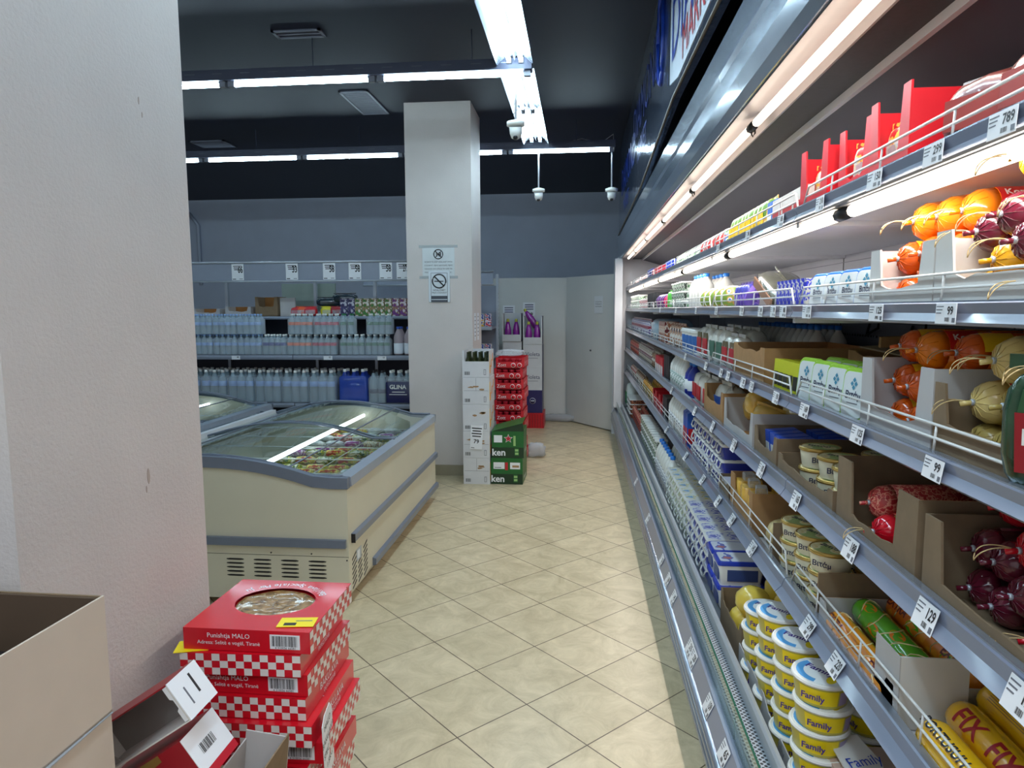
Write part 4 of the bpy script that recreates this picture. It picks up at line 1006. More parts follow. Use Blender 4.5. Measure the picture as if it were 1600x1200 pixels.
run(3, 3.42, wredb, 2, .16, 'pale bag with red band', 'bag', x=.65, rows=2, dx=.11, key='wredb', scale=1.15)
run(3, 3.78, round_tub(.055, .14, WHITE, WHITE, flat('bucket_blue', (60, 110, 180)), None, None, None, None, WHITE, 'cheese_bucket'), 4, .12, 'white cheese bucket', 'bucket', rows=2, x=.65, dx=.12)
run(3, 4.3, pouch(.11, .16, .06, stripe_mat('dark_pouch_print', [(40, 36, 60), (220, 190, 160), (180, 120, 90), (230, 224, 216)], 26)), 5, .12, 'dark printed pouch', 'pouch', x=.64)
run(3, 4.95, carton(.08, .1, .16, stripe_mat('meat_box_print', [(190, 120, 90), (226, 210, 196), (120, 40, 40)], 20)), 4, .095, 'pinkish meat box', 'box', x=.64)
spawn('bluefilm', lambda: MB().blob(.3, .75, .17, clear_mat('pale_blue_film', (190, 214, 230), .45, .15), None, 20, 10, .55, .12, 6).build('film_wrapped_pack'), (.75, 5.8, z3), 0, 'big pale blue film wrapped pack midway along the third shelf', 'pack')
run(3, 6.35, pouch(.12, .16, .06, stripe_mat('light_pouch_print', [(226, 224, 226), (110, 90, 160), (230, 230, 230), (160, 60, 80)], 24)), 16, .13, 'light printed pouch', 'pouch', x=.64)

# --- second shelf: dark and orange sausages, blue rimmed tubs, butter packs, discs, bottles
z2 = SURF[2]; X2 = .58
spawn('crate_p', crate(.34, .34, .13, .055, WHITEBOARD, KRAFT_IN, post=.045, side=.12), (X2, 1.035, z2), 0, 'white cardboard crate of maroon sausages on the second shelf', 'box')
pu = chub(.032, .2, PURPLE_C, YEL_END, None, string=False); pu2 = chub(.034, .24, PURPLE_C, PURPLE_C, YEL_END, None)
for i, (k, xx, yy, zz) in enumerate(pile((('a', .70, 1.13, 0), ('a', .70, 1.06, 0), ('b', .70, .99, 0), ('a', .70, .92, 0), ('a', .69, 1.10, .055), ('b', .69, 1.03, .055), ('a', .69, .96, .055), ('b', .71, 1.13, .108), ('b', .70, 1.06, .11), ('b', .70, .985, .108), ('b', .71, .915, .108)), dict(a=.032, b=.034), .865, 1.205)):
    spawn('pu' + k, pu if k == 'a' else pu2, (xx, yy, z2 + zz + .004), (0, 0, .01 * (i % 3 - 1)), f'maroon sausage with {"yellow tied ends" if k == "a" else "yellow label"} in the white crate, layer {1 + int(zz / .054)}, {ORD[i]} piece', 'sausage', 'maroon sausages on the second shelf')
spawn('ry', chub(.036, .3, RED_C, YEL_END, LABYEL, None), (.745, 1.02, z2 + .175), .02, 'red sausage with yellow end lying on top of the maroon pile', 'sausage')
spawn('crate_o', crate(.25, .34, .12, .045, WHITEBOARD, KRAFT_IN, post=.04, side=.12), (X2, 1.335, z2), 0, 'white cardboard crate of orange sausages on the second shelf', 'box')
for i, (k, xx, yy, zz) in enumerate(pile((('B', .69, 1.41, 0), ('B', .70, 1.34, 0), ('B', .70, 1.27, 0), ('B', .69, 1.375, .055), ('B', .69, 1.305, .055), ('B', .69, 1.24, .056), ('B', .70, 1.35, .1), ('A', .74, 1.40, .14), ('A', .745, 1.325, .142), ('A', .75, 1.245, .148)), dict(A=.038, B=.034), 1.21, 1.46)):
    spawn('orr' + k, orA if k == 'A' else orB, (xx, yy, z2 + zz + .004), (0, 0, .01 * (i % 3 - 1)), f'{"plump orange sausage" if k == "A" else "deep orange netted sausage"} in the white crate on the second shelf, {ORD[i]} piece', 'sausage', 'orange sausages on the second shelf')
VBLUE = M('vivid_blue_rim', (30, 120, 214), .28, amount=.02)
vib = upright_tub(.094, .092, .05, CREAM, VBLUE, TUBFACE, '*\u0392\u03b9\u03c4\u03ac\u03bc', VITAM_INK)
for i in range(4): spawn('vitb', vib, (.62, 1.53 + .098 * i, z2 + .001), (0, .1, .15), f'blue rimmed spread tub standing on edge, {ORD[i]} from the orange sausage crate', 'tub', 'blue rimmed spread tubs on the second shelf')
for i in range(3): spawn('vitb', vib, (.69, 1.56 + .1 * i, z2 + .001), (0, .1, .15), f'blue rimmed spread tub in the row behind, {ORD[i]} from the crate', 'tub', 'blue rimmed spread tubs on the second shelf')
but = carton(.034, .08, .088, stripe_mat('butter_pack_print', [(40, 50, 190), (206, 206, 196), (60, 70, 200), (190, 196, 180)], 30), None)
for i in range(7): spawn('but', but, (.635, 1.93 + .038 * i, z2), (0, 0, .1), f'thin blue and white butter pack, {ORD[i]} from the blue rimmed tubs', 'butter', 'butter packs on the second shelf')
m = MB().box(0, -.3, 0, .22, .3, .105, KRAFT).box(.004, -.296, .105, .216, .296, .107, KRAFT_IN); o = m.build('closed_box'); o.location = (.84, 1.95, z2); tag(o, 'long kraft carton behind the butter packs on the second shelf', 'box')
spawn('greybag', pouch(.34, .075, .15, M('dark_olive_foil', (74, 76, 66), .2, amount=.35, scale=10, coat=.7), flat('foil_brown', (110, 80, 60)), jit=.1, seed=8), (.70, 2.47, z2 + .035), (.36, .0, 0), 'dark olive foil bag lying tilted against the rail', 'bag')
run(2, 2.72, pouch(.05, .11, .06, stripe_mat('violet_pack_print', [(70, 50, 130), (130, 100, 190), (60, 60, 150)], 24)), 4, .05, 'violet pack', 'packet', x=.65)
dpr = stripe_mat('alpine_disc_print', [(60, 120, 190), (226, 224, 220), (190, 140, 70), (120, 150, 60)], 34, distort=1)
run(2, 2.98, disc_pack(.052, .034, dpr, WHITE), 5, .13, 'round cheese box on edge', 'cheese', x=.64, rot=-.5)
run(2, 3.68, bottle(.042, .19, MILKBODY, LTBLUE), 4, .1, 'tall white milk bottle', 'bottle', x=.65, rows=2, dx=.1)
run(2, 4.15, round_tub(.052, .055, stripe_mat('green_white_print', [(228, 230, 224)]*2, 50), WHITE, None, None, None, None, None, WHITE, 'cheese_tub'), 5, .11, 'white green cheese tub', 'tub', tiers=3, x=.64, th=.056)
run(2, 4.72, pouch(.08, .14, .05, M('leafy_green_pouch', (70, 160, 60), .35, amount=.3, scale=30)), 4, .09, 'leaf green pouch', 'pouch', x=.64)
run(2, 5.1, disc_pack(.06, .05, flat('magenta_print', (190, 40, 90)), M('violet_rim', (70, 40, 110), .3)), 4, .13, 'magenta round pack', 'pack', x=.65)
run(2, 5.65, carton(.1, .1, .14, flat('black_carton', (24, 24, 30))), 6, .12, 'plain black carton', 'carton', x=.65)
run(2, 6.4, rect_tub(.12, .1, .05, stripe_mat('red_white_print', [(226, 222, 220), (180, 50, 60), (230, 228, 226)], 40), WHITE), 8, .11, 'red and white tub', 'tub', tiers=2, x=.66, th=.052)
run(2, 7.35, rect_tub(.12, .1, .05, stripe_mat('green_white_print', [(228, 230, 224)]*2, 50), WHITE), 10, .115, 'pale green tub', 'tub', tiers=3, x=.66, th=.052)

# --- top shelf: cured meat in film, red display boxes, cheese packs, round packs
z1 = SURF[1]; X1 = .588
MEATP = clear_mat('film_over_meat', (170, 100, 80), .25, .1); MEAT = M('cured_meat', (92, 34, 30), .3, amount=.3, scale=20, coat=.6)
for i in range(6):
    spawn('meatpk', pouch(.17, .065, .1, MEAT, flat('meat_label_red', (120, 36, 30)), FILM, name='meat_pack', jit=.1), (.66 + .13 * (i % 2), .90 + .15 * (i // 2), z1 + .012), (.0, .12, .1 * i), f'dark cured meat pack in clear film on the top shelf, {ORD[i]} of the nearest pile', 'meat', 'cured meat packs', (1, 1, 1.9))
rb = crate(.17, .13, .165, .05, RED, KRAFT_DULL, post=.03, side=.15)
for i, (xx, yy, zz) in enumerate(((X1, 1.43, 0), (X1 + .02, 1.65, 0), (X1, 1.86, 0), (.80, 1.68, .0), (.80, 1.87, .0), (.80, 2.06, .0))):
    spawn('rbx', rb, (xx, yy, z1 + zz), .03 * i, f'red display box on the top shelf, {"front" if i < 3 else "back"} row, {ORD[i % 3]} from near end', 'box', 'red display boxes')
sq = pouch(.05, .12, .04, stripe_mat('red_gold_wrapper', [(170, 30, 36), (210, 160, 70), (180, 176, 176)], 40), FILM)
for i in range(9): spawn('sqp', sq, (.635 + .03 * (i % 2), [1.38, 1.43, 1.48, 1.60, 1.65, 1.70, 1.81, 1.86, 1.91][i], z1 + .006), .2 * i, f'glossy red and gold wrapped bar standing in a red display box, {ORD[i]} from near end', 'snack', 'wrapped bars in the red boxes')
wc = carton(.1, .11, .085, WHITEBOARD, RED)
for i in range(3): spawn('wc', wc, (.645, 1.98 + .105 * i, z1), 0, f'white carton with red panel next to the red display boxes, {ORD[i]} from near end', 'carton', 'white and red cartons')
run(1, 2.29, carton(.05, .08, .1, M('blue_pack', (50, 110, 200), .35), LABWHITE), 2, .06, 'blue cheese pack', 'pack', x=.65)
CHP = stripe_mat('pale_cheese_print', [(222, 196, 120), (228, 214, 160), (206, 160, 80), (90, 130, 60)], 18)
for i in range(9): spawn('chp', pouch(.055, .135, .10, CHP, LABYEL, name='cheese_pack', seed=3), (.66, 2.45 + .062 * i, z1 + .002), (.10 * ((i % 3) - 1), 0, .1 * (i % 2)), f'pale yellow cheese pack leaning upright on the top shelf, {ORD[i]} from near end', 'cheese', 'yellow cheese packs on the top shelf')
gd = disc_pack(.052, .03, stripe_mat('green_blue_disc', [(80, 170, 90), (230, 232, 228), (60, 130, 210), (200, 60, 60)], 30, distort=1), WHITE)
for i in range(6): spawn('gd', gd, (.65, 3.1 + .1 * i, z1), (0, 0, -.5 + .1 * (i % 3)), f'round green and blue cheese box on edge on the top shelf, {ORD[i]} from near end', 'cheese', 'round green and blue cheese boxes')
run(1, 3.75, pouch(.07, .11, .05, stripe_mat('white_green_packet', [(226, 230, 222), (90, 160, 80), (230, 232, 230)], 26)), 12, .085, 'white and green packet', 'packet', x=.65, lean=.1)
run(1, 4.9, tin(.035, .1, BLUE, STEEL), 5, .08, 'blue tin', 'tin', x=.66)
run(1, 5.35, carton(.1, .1, .09, RED, None), 6, .12, 'small red carton', 'carton', x=.66)
run(1, 6.15, tin(.04, .11, M('dark_blue_tin', (40, 60, 120), .3), STEEL), 5, .1, 'dark blue tin', 'tin', x=.66)
run(1, 6.7, pouch(.09, .1, .05, stripe_mat('red_white_print', [(226, 222, 220)]*2, 40)), 16, .11, 'small mixed packet', 'packet', x=.66)

# ------------------------------------------------------------------ island freezers
FRZ = M('cream_enamel', (206, 200, 178), .4, amount=.03, scale=3)
TRIM = M('slate_trim', (104, 112, 128), .32, amount=.03, coat=.3)
def freezer(name, x0, x1, y0, y1, label, detail=True):
    """curved-lid island freezer, x1 is the aisle side; built about its own base centre"""
    c = (x0 + x1) / 2; w = (x1 - x0) / 2; L = y1 - y0
    t = empty(name, (c, y0, 0)); tag(t, label, 'freezer', 'island freezers')
    def arch(n=16, lift=0, inset=0):
        pts = []
        for i in range(n + 1):
            u = -1 + 2 * i / n
            a = max(0, 1 - abs(u) / .72)
            h = .70 + .10 * (1 - (abs(u) / .78) ** 2) if abs(u) < .78 else .70
            pts.append((u * (w - inset), h + lift))
        return pts
    top = arch()
    m = MB().prism([(-w + .03, .04), (w - .03, .04), (w, .09), (w, .68)] + [(p[0], p[1] - .02) for p in top[::-1]] + [(-w, .68), (-w, .09)], 0, .045, FRZ)
    m.prism([(-w + .03, .04), (w - .03, .04), (w, .09), (w, .68)] + [(p[0], p[1] - .02) for p in top[::-1]] + [(-w, .68), (-w, .09)], L - .045, L, FRZ)
    m.build('end_panel', t)
    m = MB()
    for q in (-1, 1):
        a, b_ = sorted((q * w, q * (w - .04)))
        m.box(a, .045, .09, b_, L - .045, .68, FRZ)
    m.box(-w + .03, .045, .04, w - .03, L - .045, .12, FRZ)
    m.build('long_panel', t)
    m = MB()
    for yy in (-.012, L - .03):
        up = [(p[0] * 1.01, p[1] + .006) for p in top]; dn = [(p[0] * 1.01, p[1] - .052) for p in top]
        for i in range(len(up) - 1): m.prism([up[i], up[i + 1], dn[i + 1], dn[i]], yy, yy + .042, TRIM)
    for q in (-1, 1):
        m.prism([(q * (w - .045), .712), (q * (w + .012), .702), (q * (w + .016), .655), (q * w, .65), (q * (w - .045), .66)][::q], .03, L - .03, M('pale_slate_trim', (150, 158, 170), .3, coat=.3))
    m.build('rim', t)
    m = MB()
    m.box(-w + .03, -.02, .335, w - .01, 0, .378, TRIM); m.build('bumper_rail', t)
    if detail:
        m = MB().prism([(w, .345), (w + .022, .352), (w + .022, .388), (w, .395)], .05, L, TRIM); m.box(w, .046, .345, w + .022, .05, .393, BLACK); m.build('bumper_rail', t)
        m = MB().prism([(w, .085), (w + .022, .092), (w + .022, .128), (w, .135)], .40, L + .02, TRIM); m.build('bumper_rail', t)
        g = MB(); dk = flat('grille_black', (16, 16, 18))
        for cx in (-.62, -.47, -.32, -.17):
            for k in range(5): g.prism([(w + cx + (.03 * math.cos(a)) + (.02 if math.cos(a) > 0 else -.02), .255 - k * .022 + .005 * math.sin(a)) for a in [j * PI / 4 + .3 for j in range(8)]], -.0012, 0, dk)
        g.box(-w, -.001, .282, w, 0, .284, dk)
        g.build('front_grille', t)
        g = MB()
        for cy_ in (.05, .145, .24):
            for k in range(7):
                zz = .245 - k * .026
                if cy_ < .2 and cy_ > .1 and k < 2: continue
                g.prism([(cy_, zz), (cy_ + .065, zz + .024), (cy_ + .065, zz + .034), (cy_, zz + .01)], w, w + .0012, dk, 'x')
        g.build('side_grille', t)
        g = MB().box(w, .12, .215, w + .002, .20, .28, STEEL).box(w + .002, .13, .225, w + .0025, .17, .27, PAPER); g.build('rating_plate', t)
        g = MB()
        for xx in (-.42, -.2, -.01): g.lathe([(.004, 0), (.004, .003)], 8, dk, TR(w + xx, -.003, .296 - (.03 if xx > -.1 else 0), rx=-PI / 2))
        g.build('screw', t)
    # curved sliding lids
    LID = clear_mat('freezer_lid_glass', (226, 238, 238), .97, .05, True)
    for k, (a, b_, lf) in enumerate(((.03, L * .52, .004), (L * .48, L - .03, .012))):
        vs = []; pts = arch(20, lf, .03)
        for p in pts: vs += [(p[0], a, p[1]), (p[0], b_, p[1])]
        ld = MB().add(vs, [(2 * i, 2 * i + 1, 2 * i + 3, 2 * i + 2) for i in range(20)], LID, None, True).build('sliding_lid', t)
        fr = MB()
        for yy in (a, b_): fr.tube([(p[0], yy, p[1] + .003) for p in pts], .008, TRIM, 5)
        for u in (6, 16): fr.tube([(pts[u][0], a, pts[u][1] + .004), (pts[u][0], b_, pts[u][1] + .004)], .005, TRIM, 5)
        fr.build('lid_frame', ld)
    # white liner and lip, plus an emissive LED strip added to brighten the contents
    m = MB().box(-w + .04, .045, .12, w - .04, L - .045, .14, WHITE_SHEET)
    m.box(-w + .14, .06, .66, -w + .18, L - .06, .74, WHITE_SHEET).box(w - .585, .06, .69, w - .57, L - .06, .712, M('led_strip_glow', (236, 244, 250), .25, emit=7, amount=0))
    m.build('inner_liner', t)
    m = MB()
    y = .3
    while y < L - .2: m.tube([(-w + .06, y, .65), (w - .06, y, .65)], .004, WIRE, 5); y += .36
    for zz in (.65,): m.tube([(w - .30, .06, zz), (w - .30, L - .06, zz)], .003, WIRE, 4)
    m.build('basket_wire', t)
    return t
freezer('island_freezer', -2.70, -1.19, 3.35, 5.50, 'cream island freezer with slate trim and curved glass lids between the two pillars')
freezer('island_freezer', -4.35, -2.84, 3.9, 6.05, 'second island freezer farther left, mostly hidden behind the near pillar', False)
frz_m = [stripe_mat('frozen_yellow', [(226, 190, 50), (120, 150, 50), (236, 210, 90), (180, 60, 40)], 22), stripe_mat('frozen_green', [(120, 150, 60), (220, 200, 80), (60, 110, 50), (230, 226, 210)], 22), stripe_mat('frozen_violet', [(120, 40, 110), (200, 190, 200), (150, 60, 140)], 22), M('frozen_clear_bag', (206, 210, 206), .2, amount=.25, scale=30, coat=.5), stripe_mat('frozen_red', [(200, 50, 60), (226, 200, 190), (160, 40, 60)], 30), stripe_mat('frozen_tan', [(200, 170, 120), (226, 220, 200), (150, 110, 70)], 26)]
FCOL = ['yellow', 'green', 'violet', 'clear', 'red', 'tan']
rnd = random.Random(5); n = 0
order = [[3, 4, 3, 0, 2, 0, 1, 1, 0, 1, 2], [3, 3, 0, 0, 0, 1, 0, 5, 1, 2, 3], [3, 5, 0, 0, 1, 0, 0, 2, 1, 3, 3]]
for r in range(5):
    for i in range(11):
        k = order[r % 3][(i + (r > 2) * 4) % 11]
        spawn('frz%d' % k, pouch(.13, .17, .055, frz_m[k], name='frozen_food_bag', jit=.08, seed=k + 3), (-1.34 - .145 * r, 3.60 + .18 * i, .552 + .008 * ((i * 7) % 3)), (0, -1.25, .05 * ((i * 5 + r) % 3 - 1) + 1.57), f'{FCOL[k]} frozen food bag under the freezer glass, {["aisle side", "second", "third", "fourth", "innermost"][r]} file, {ORD[i]} from near end', 'frozen food', 'frozen bags inside the island freezer')
for r in range(5):
    o = MB().box(-.069, -.95, 0, .069, .95, .375, frz_m[[1, 5, 3, 0, 1][r]]).build('frozen_food_heap'); o.location = (-1.34 - .145 * r, 4.42, .15); o['kind'] = 'stuff'; tag(o, f'lower layers of frozen packs below the {["aisle side", "second", "third", "fourth", "innermost"][r]} file of bags', 'frozen food')

# ------------------------------------------------------------------ bottled water shelving behind the freezers
GX0, GX1, GY = -4.9, -1.66, 6.62
gon = empty('water_shelving_unit', (0, 0, 0)); tag(gon, 'grey steel shelving unit of bottled water behind the freezers', 'shelf')
SHG = M('grey_shelf_enamel', (136, 144, 160), .4, amount=.03); SHD = M('shelf_back_dark', (58, 62, 76), .6)
m = MB().box(GX0, GY + .0, 1.855, GX1, GY + .02, 2.03, SHG); m.tube([(GX0, GY - .005, 2.035), (GX1, GY - .005, 2.035)], .011, STEEL, 6); m.tube([(GX0, GY - .005, 1.85), (GX1, GY - .005, 1.85)], .01, STEEL, 6)
m.build('header_board', gon)
WSH = [(.63, GY, .045), (1.115, GY, .045), (1.50, GY + .22, .03)]
for zz, yy, h in WSH:
    for a, b_ in ((GX0, -2.87), (-2.862, GX1)):
        s_ = MB().box(a, yy + .01, zz - .03, b_, GY + .62, zz, SHD).build('shelf', gon)
        MB().prism([(yy, zz - h), (yy - .008, zz - h * .5), (yy, zz), (yy + .01, zz), (yy + .01, zz - h)], a, b_, SHG, 'x').build('price_rail', s_)
m = MB().box(GX0, GY + .62, 0, GX1, GY + .64, 1.50, SHD); m.build('back_panel', gon)
m = MB().box(GX0, GY + .10, 0, GX1, GY + .6, .18, SHD); m.build('base', gon)
for xx in (GX0, -3.86, -2.86, -2.2, GX1 - .03): MB().box(xx, GY + .58, 0, xx + .03, GY + .62, 2.03, STEEL).build('upright', gon)
for i, (xx, n_) in enumerate(((-2.84, '33'), (-2.46, '58'), (-2.20, '58'), (-1.89, '58'), (-1.72, '275'), (-3.4, '66'))):
    o = price_tag(xx, GY - .008, 1.862, n_, .125, f'paper price notice reading {n_} hanging on the water shelf header, {["second", "third", "fourth", "fifth", "last", "first"][i]} one from the left', 0, .16, False, 'y', 'price notices on the header board')
    m = MB()
    for k in range(3): m.box(-.001, -.045 + .006 * k, .135 - .017 * k, -.0006, .045 - .004 * k, .143 - .017 * k, BLACK)
    m.box(-.001, -.05, .01, -.0006, -.015, .016, GREY_INK).box(-.001, .02, .008, -.0006, .055, .016, BLACK)
    m.build('small_print', o)
for i, (xx, zz) in enumerate(((-3.46, 1.07), (-2.5, 1.07), (-1.95, 1.07), (-2.38, .588), (-3.2, .588))):
    price_tag(xx, GY - .01, zz, ['48', '52', '55', '60', '45'][i], .09, f'small price card on the water shelf rail, {["upper rail left", "upper rail middle", "upper rail right", "lower rail right", "lower rail left"][i]}', 0, .038, False, 'y', 'price cards on the water shelves')
WATER = clear_mat('water_in_clear_plastic', (200, 222, 232), .62, .06)
def water_bottle(r, h, labmat, capmat, body=None, lz=(.45, .6)):
    b = body or WATER
    m = MB(); pr = [(r * .8, 0), (r, h * .04)]
    for k in range(5): pr += [(r, h * (.08 + .07 * k)), (r * .93, h * (.11 + .07 * k))]
    pr += [(r, h * .45), (r, h * .62), (r * .9, h * .7), (r * .5, h * .84), (r * .34, h * .9), (r * .34, h * .93)]
    m.lathe(pr, 10, b)
    if labmat: m.lathe([(r * 1.01, h * lz[0]), (r * 1.02, h * lz[0] + .001), (r * 1.02, h * lz[1]), (r * 1.0, h * lz[1])], 10, labmat)
    m.lathe([(r * .4, h * .92), (r * .42, h * .93), (r * .42, h * .99), (r * .36, h)], 8, capmat)
    return m
def wpack(nx, ny, r, h, labmat, capmat, body=None, lz=(.45, .6), film=FILM, name='water_bottle_pack'):
    def f():
        t = empty(name); first = water_bottle(r, h, labmat, capmat, body, lz).build('bottle', t); W2 = nx * r * 2; 
        first.location = (-W2 / 2 + r, -ny * r + r, 0)
        for i in range(nx):
            for j in range(ny):
                if i or j:
                    c = first.copy(); COL.objects.link(c); c.parent = t; c.location = (-W2 / 2 + r + 2 * r * i, -ny * r + r + 2 * r * j, 0)
        MB().rbox(W2 + .006, ny * 2 * r + .006, h * .8, .02, film, 1.0, z=.002, bev=.02).build('shrink_film', t)
        return t
    return f
WB = flat('sky_label', (150, 180, 226), .3)
defs = {'pale blue': wpack(4, 2, .0315, .205, WB, WB), 'navy label': wpack(4, 2, .0315, .205, flat('navy_label', (44, 50, 130)), WHITE), 'orange label': wpack(4, 2, .0315, .205, flat('orange_label', (230, 110, 60)), WHITE), 'red label': wpack(4, 2, .0315, .205, flat('crimson_label', (190, 40, 70)), WHITE), 'green label': wpack(4, 2, .0315, .205, flat('green_label', (50, 110, 80)), WHITE)}
low = [(-4.4, 'pale blue'), (-4.13, 'pale blue'), (-3.86, 'pale blue'), (-3.60, 'pale blue'), (-3.34, 'pale blue'), (-3.08, 'navy label'), (-2.82, 'orange label'), (-2.56, 'red label'), (-2.27, 'green label'), (-2.01, 'green label')]
WORDS_ = ['first', 'second', 'third', 'fourth', 'fifth', 'sixth', 'seventh', 'eighth', 'ninth', 'tenth', 'eleventh', 'twelfth', 'thirteenth', 'fourteenth', 'fifteenth', 'sixteenth']
for i, (xx, k) in enumerate(low):
    spawn('w' + k, defs[k], (xx, GY + .10, 1.1165), 0, f'shrink wrapped pack of small water bottles, {k}, lower tier, {WORDS_[i]} from the left', 'water bottles', 'small water packs on the middle shelf')
up_ = [(-4.4, 'pale blue'), (-4.13, 'pale blue'), (-3.86, 'pale blue'), (-3.60, 'pale blue'), (-3.34, 'pale blue'), (-2.80, 'orange label'), (-2.53, 'red label'), (-1.99, 'green label')]
for i, (xx, k) in enumerate(up_):
    spawn('w' + k, defs[k], (xx, GY + .10, 1.3225), 0, f'shrink wrapped pack of small water bottles, {k}, upper tier, {WORDS_[i]} from the left', 'water bottles', 'small water packs on the middle shelf')
for i in range(2): spawn('gp2', wpack(1, 2, .0315, .205, flat('green_label', (50, 110, 80)), M('green_cap', (30, 110, 60), .4)), (-2.36 + .08 * i, GY + .1, 1.3225), 0, f'loose pair of green labelled water bottles on the upper tier, {"left" if not i else "right"} pair', 'water bottles', 'small water packs on the middle shelf')
hb = lambda: water_bottle(.047, .28, flat('white_square_label', (226, 232, 240), .35), M('royal_blue_cap', (40, 80, 170), .35), clear_mat('pinkish_clear_plastic', (214, 200, 206), .5), (.05, .42)).build('water_bottle')
for i in range(6): spawn('hb', hb, (-1.80 + .105 * (i % 3), GY + .07 + .11 * (i // 3), 1.1165), 0, f'water bottle with blue cap and white square label, {["left", "middle", "right"][i % 3]}, {"front" if i < 3 else "back"} row', 'water bottle', 'blue capped bottles beside the pillar')
big = wpack(3, 2, .045, .325, WB, WHITE, lz=(.5, .66))
for i, xx in enumerate((-4.62, -4.33, -4.04, -3.75, -3.46, -3.17, -2.885, -2.60)):
    spawn('big', big, (xx, GY + .13, .6315), 0, f'pack of large clear water bottles on the lowest shelf, {WORDS_[i]} from the left', 'water bottles', 'large water packs on the lowest shelf')
    spawn('big', big, (xx, GY + .36, .6315), 0, f'pack of large water bottles, back row of the lowest shelf, {WORDS_[i]} from the left', 'water bottles', 'large water packs on the lowest shelf')
BLUEW = clear_mat('deep_blue_plastic', (40, 70, 170), .25, .1)
bp = spawn('bluew', wpack(3, 2, .047, .34, WHITE, WHITE, BLUEW, (.12, .24), clear_mat('blue_film', (60, 90, 190), .35, .1)), (-2.27, GY + .13, .6315), 0, 'pack of deep blue water bottles with white caps on the lowest shelf', 'water bottles')
spawn('clr2', wpack(2, 2, .043, .33, flat('dark_oval', (60, 66, 90)), BLACK, lz=(.3, .42)), (-2.025, GY + .13, .6315), 0, 'clear pack of two bottles wide between the blue pack and the navy pack', 'water bottles')
gl = spawn('glina', wpack(3, 2, .04, .33, None, WHITE, None, (.5, .6), FILM), (-1.80, GY + .10, .6315), 0, 'pack of water bottles in navy film reading GLINA beside the pillar', 'water bottles')
MB().rbox(.255, .175, .22, .02, flat('navy_film', (26, 30, 80), .25), 1.0, z=.01, bev=.02).text('*GLINA', .058, WHITE, face_minus_y(-.0, -.0905, .15), wmax=.2).box(-.06, -.0895, .115, .07, -.0885, .122, WHITE).box(-.09, -.0895, .09, .09, -.0885, .096, WHITE).build('printed_film', gl)
# goods on the upper back shelf
cd = lambda a, b_, d: carton(.09, .09, .2, stripe_mat(a, b_, 22), None, name='juice_carton')
drinks = [('navy juice carton', 'navy_juice', [(34, 30, 76), (60, 60, 110), (190, 190, 200)]), ('green juice carton', 'green_juice', [(50, 120, 50), (150, 120, 80), (220, 220, 210)]), ('violet juice carton', 'violet_juice', [(110, 40, 130), (150, 110, 80), (220, 210, 220)])]
n = 0
for i in range(12):
    k = 0 if i < 2 else 1 if i < 7 else 2
    hh = .9 + .12 * ((i * 3) % 3) / 2
    spawn('dr%d' % k, cd(drinks[k][1], drinks[k][2], 0), (-2.42 + .095 * i * .82, GY + .31, 1.5015), (0, 0, PI / 2), f'{drinks[k][0]} on the upper back shelf, {WORDS_[i]} of the carton row', 'carton', 'juice cartons on the upper back shelf', (1, .8, hh))
for i, (xx, w_, h_, c_l, dsc) in enumerate(((-3.9, .30, .08, GREYBOARD, 'open grey box with small packets'), (-3.55, .28, .10, GREYBOARD, 'grey box with green packets'), (-3.24, .24, .2, KRAFT_DULL, 'tall dark brown box with amber tins'))):
    spawn('ub%d' % i, crate(w_, .22, h_, h_ * .5, c_l, KRAFT_IN, post=.03), (xx, GY + .25, 1.5015), PI / 2, f'{dsc} on the upper shelf of the water unit', 'box')
o = MB().box(0, 0, 0, .16, .02, .19, GREYBOARD).build('grey_cardboard_sheet'); o.location = (-3.10, GY + .27, 1.5015); tag(o, 'upright grey cardboard panel beside the tall brown box', 'cardboard')
for i in range(5): spawn('amb', tin(.03, .05, M('amber_tin', (190, 130, 40), .3), GOLD), (-3.31 + .065 * (i % 3), GY + .30 + .07 * (i // 3), 1.506 ), 0, f'small amber tin in the tall dark brown box, {WORDS_[i]} one', 'tin', 'amber tins')
for i, (xx, c_l, nm) in enumerate(((-2.92, 'red', RED), (-2.86, 'orange', flat('orange_bag', (230, 90, 40))), (-2.78, 'scarlet', RED), (-2.60, 'yellow', flat('yellow_bag', (210, 200, 40))), (-2.50, 'crimson', DKRED))):
    spawn('ubag%d' % i, pouch(.14, .10, .08, nm, FILM, jit=.1, seed=i), (xx, GY + .29, 1.503), PI / 2 + .1 * i, f'{c_l} snack bag on the upper back shelf', 'bag')
for i, (xx, zz, ang) in enumerate(((-2.62, 1.60, .3), (-2.45, 1.64, 0), (-2.40, 1.58, -.1))):
    spawn('drk', pouch(.26, .10, .12, M('dark_teal_film', (34, 56, 70), .2, amount=.3, coat=.6), None, jit=.08, seed=3), (xx, GY + .40, zz), (0, 0, PI / 2 + ang), f'dark teal wrapped pack piled on the upper back shelf, {WORDS_[i]} one', 'pack', 'dark teal wrapped packs')
o = MB().box(-.3, 0, 0, .3, .03, .3, M('pale_window_reveal', (150, 166, 158), .5)).build('white_panel_board'); o.location = (-2.95, GY + .66, 1.55); tag(o, 'pale green louvred board behind the upper back shelf', 'board')

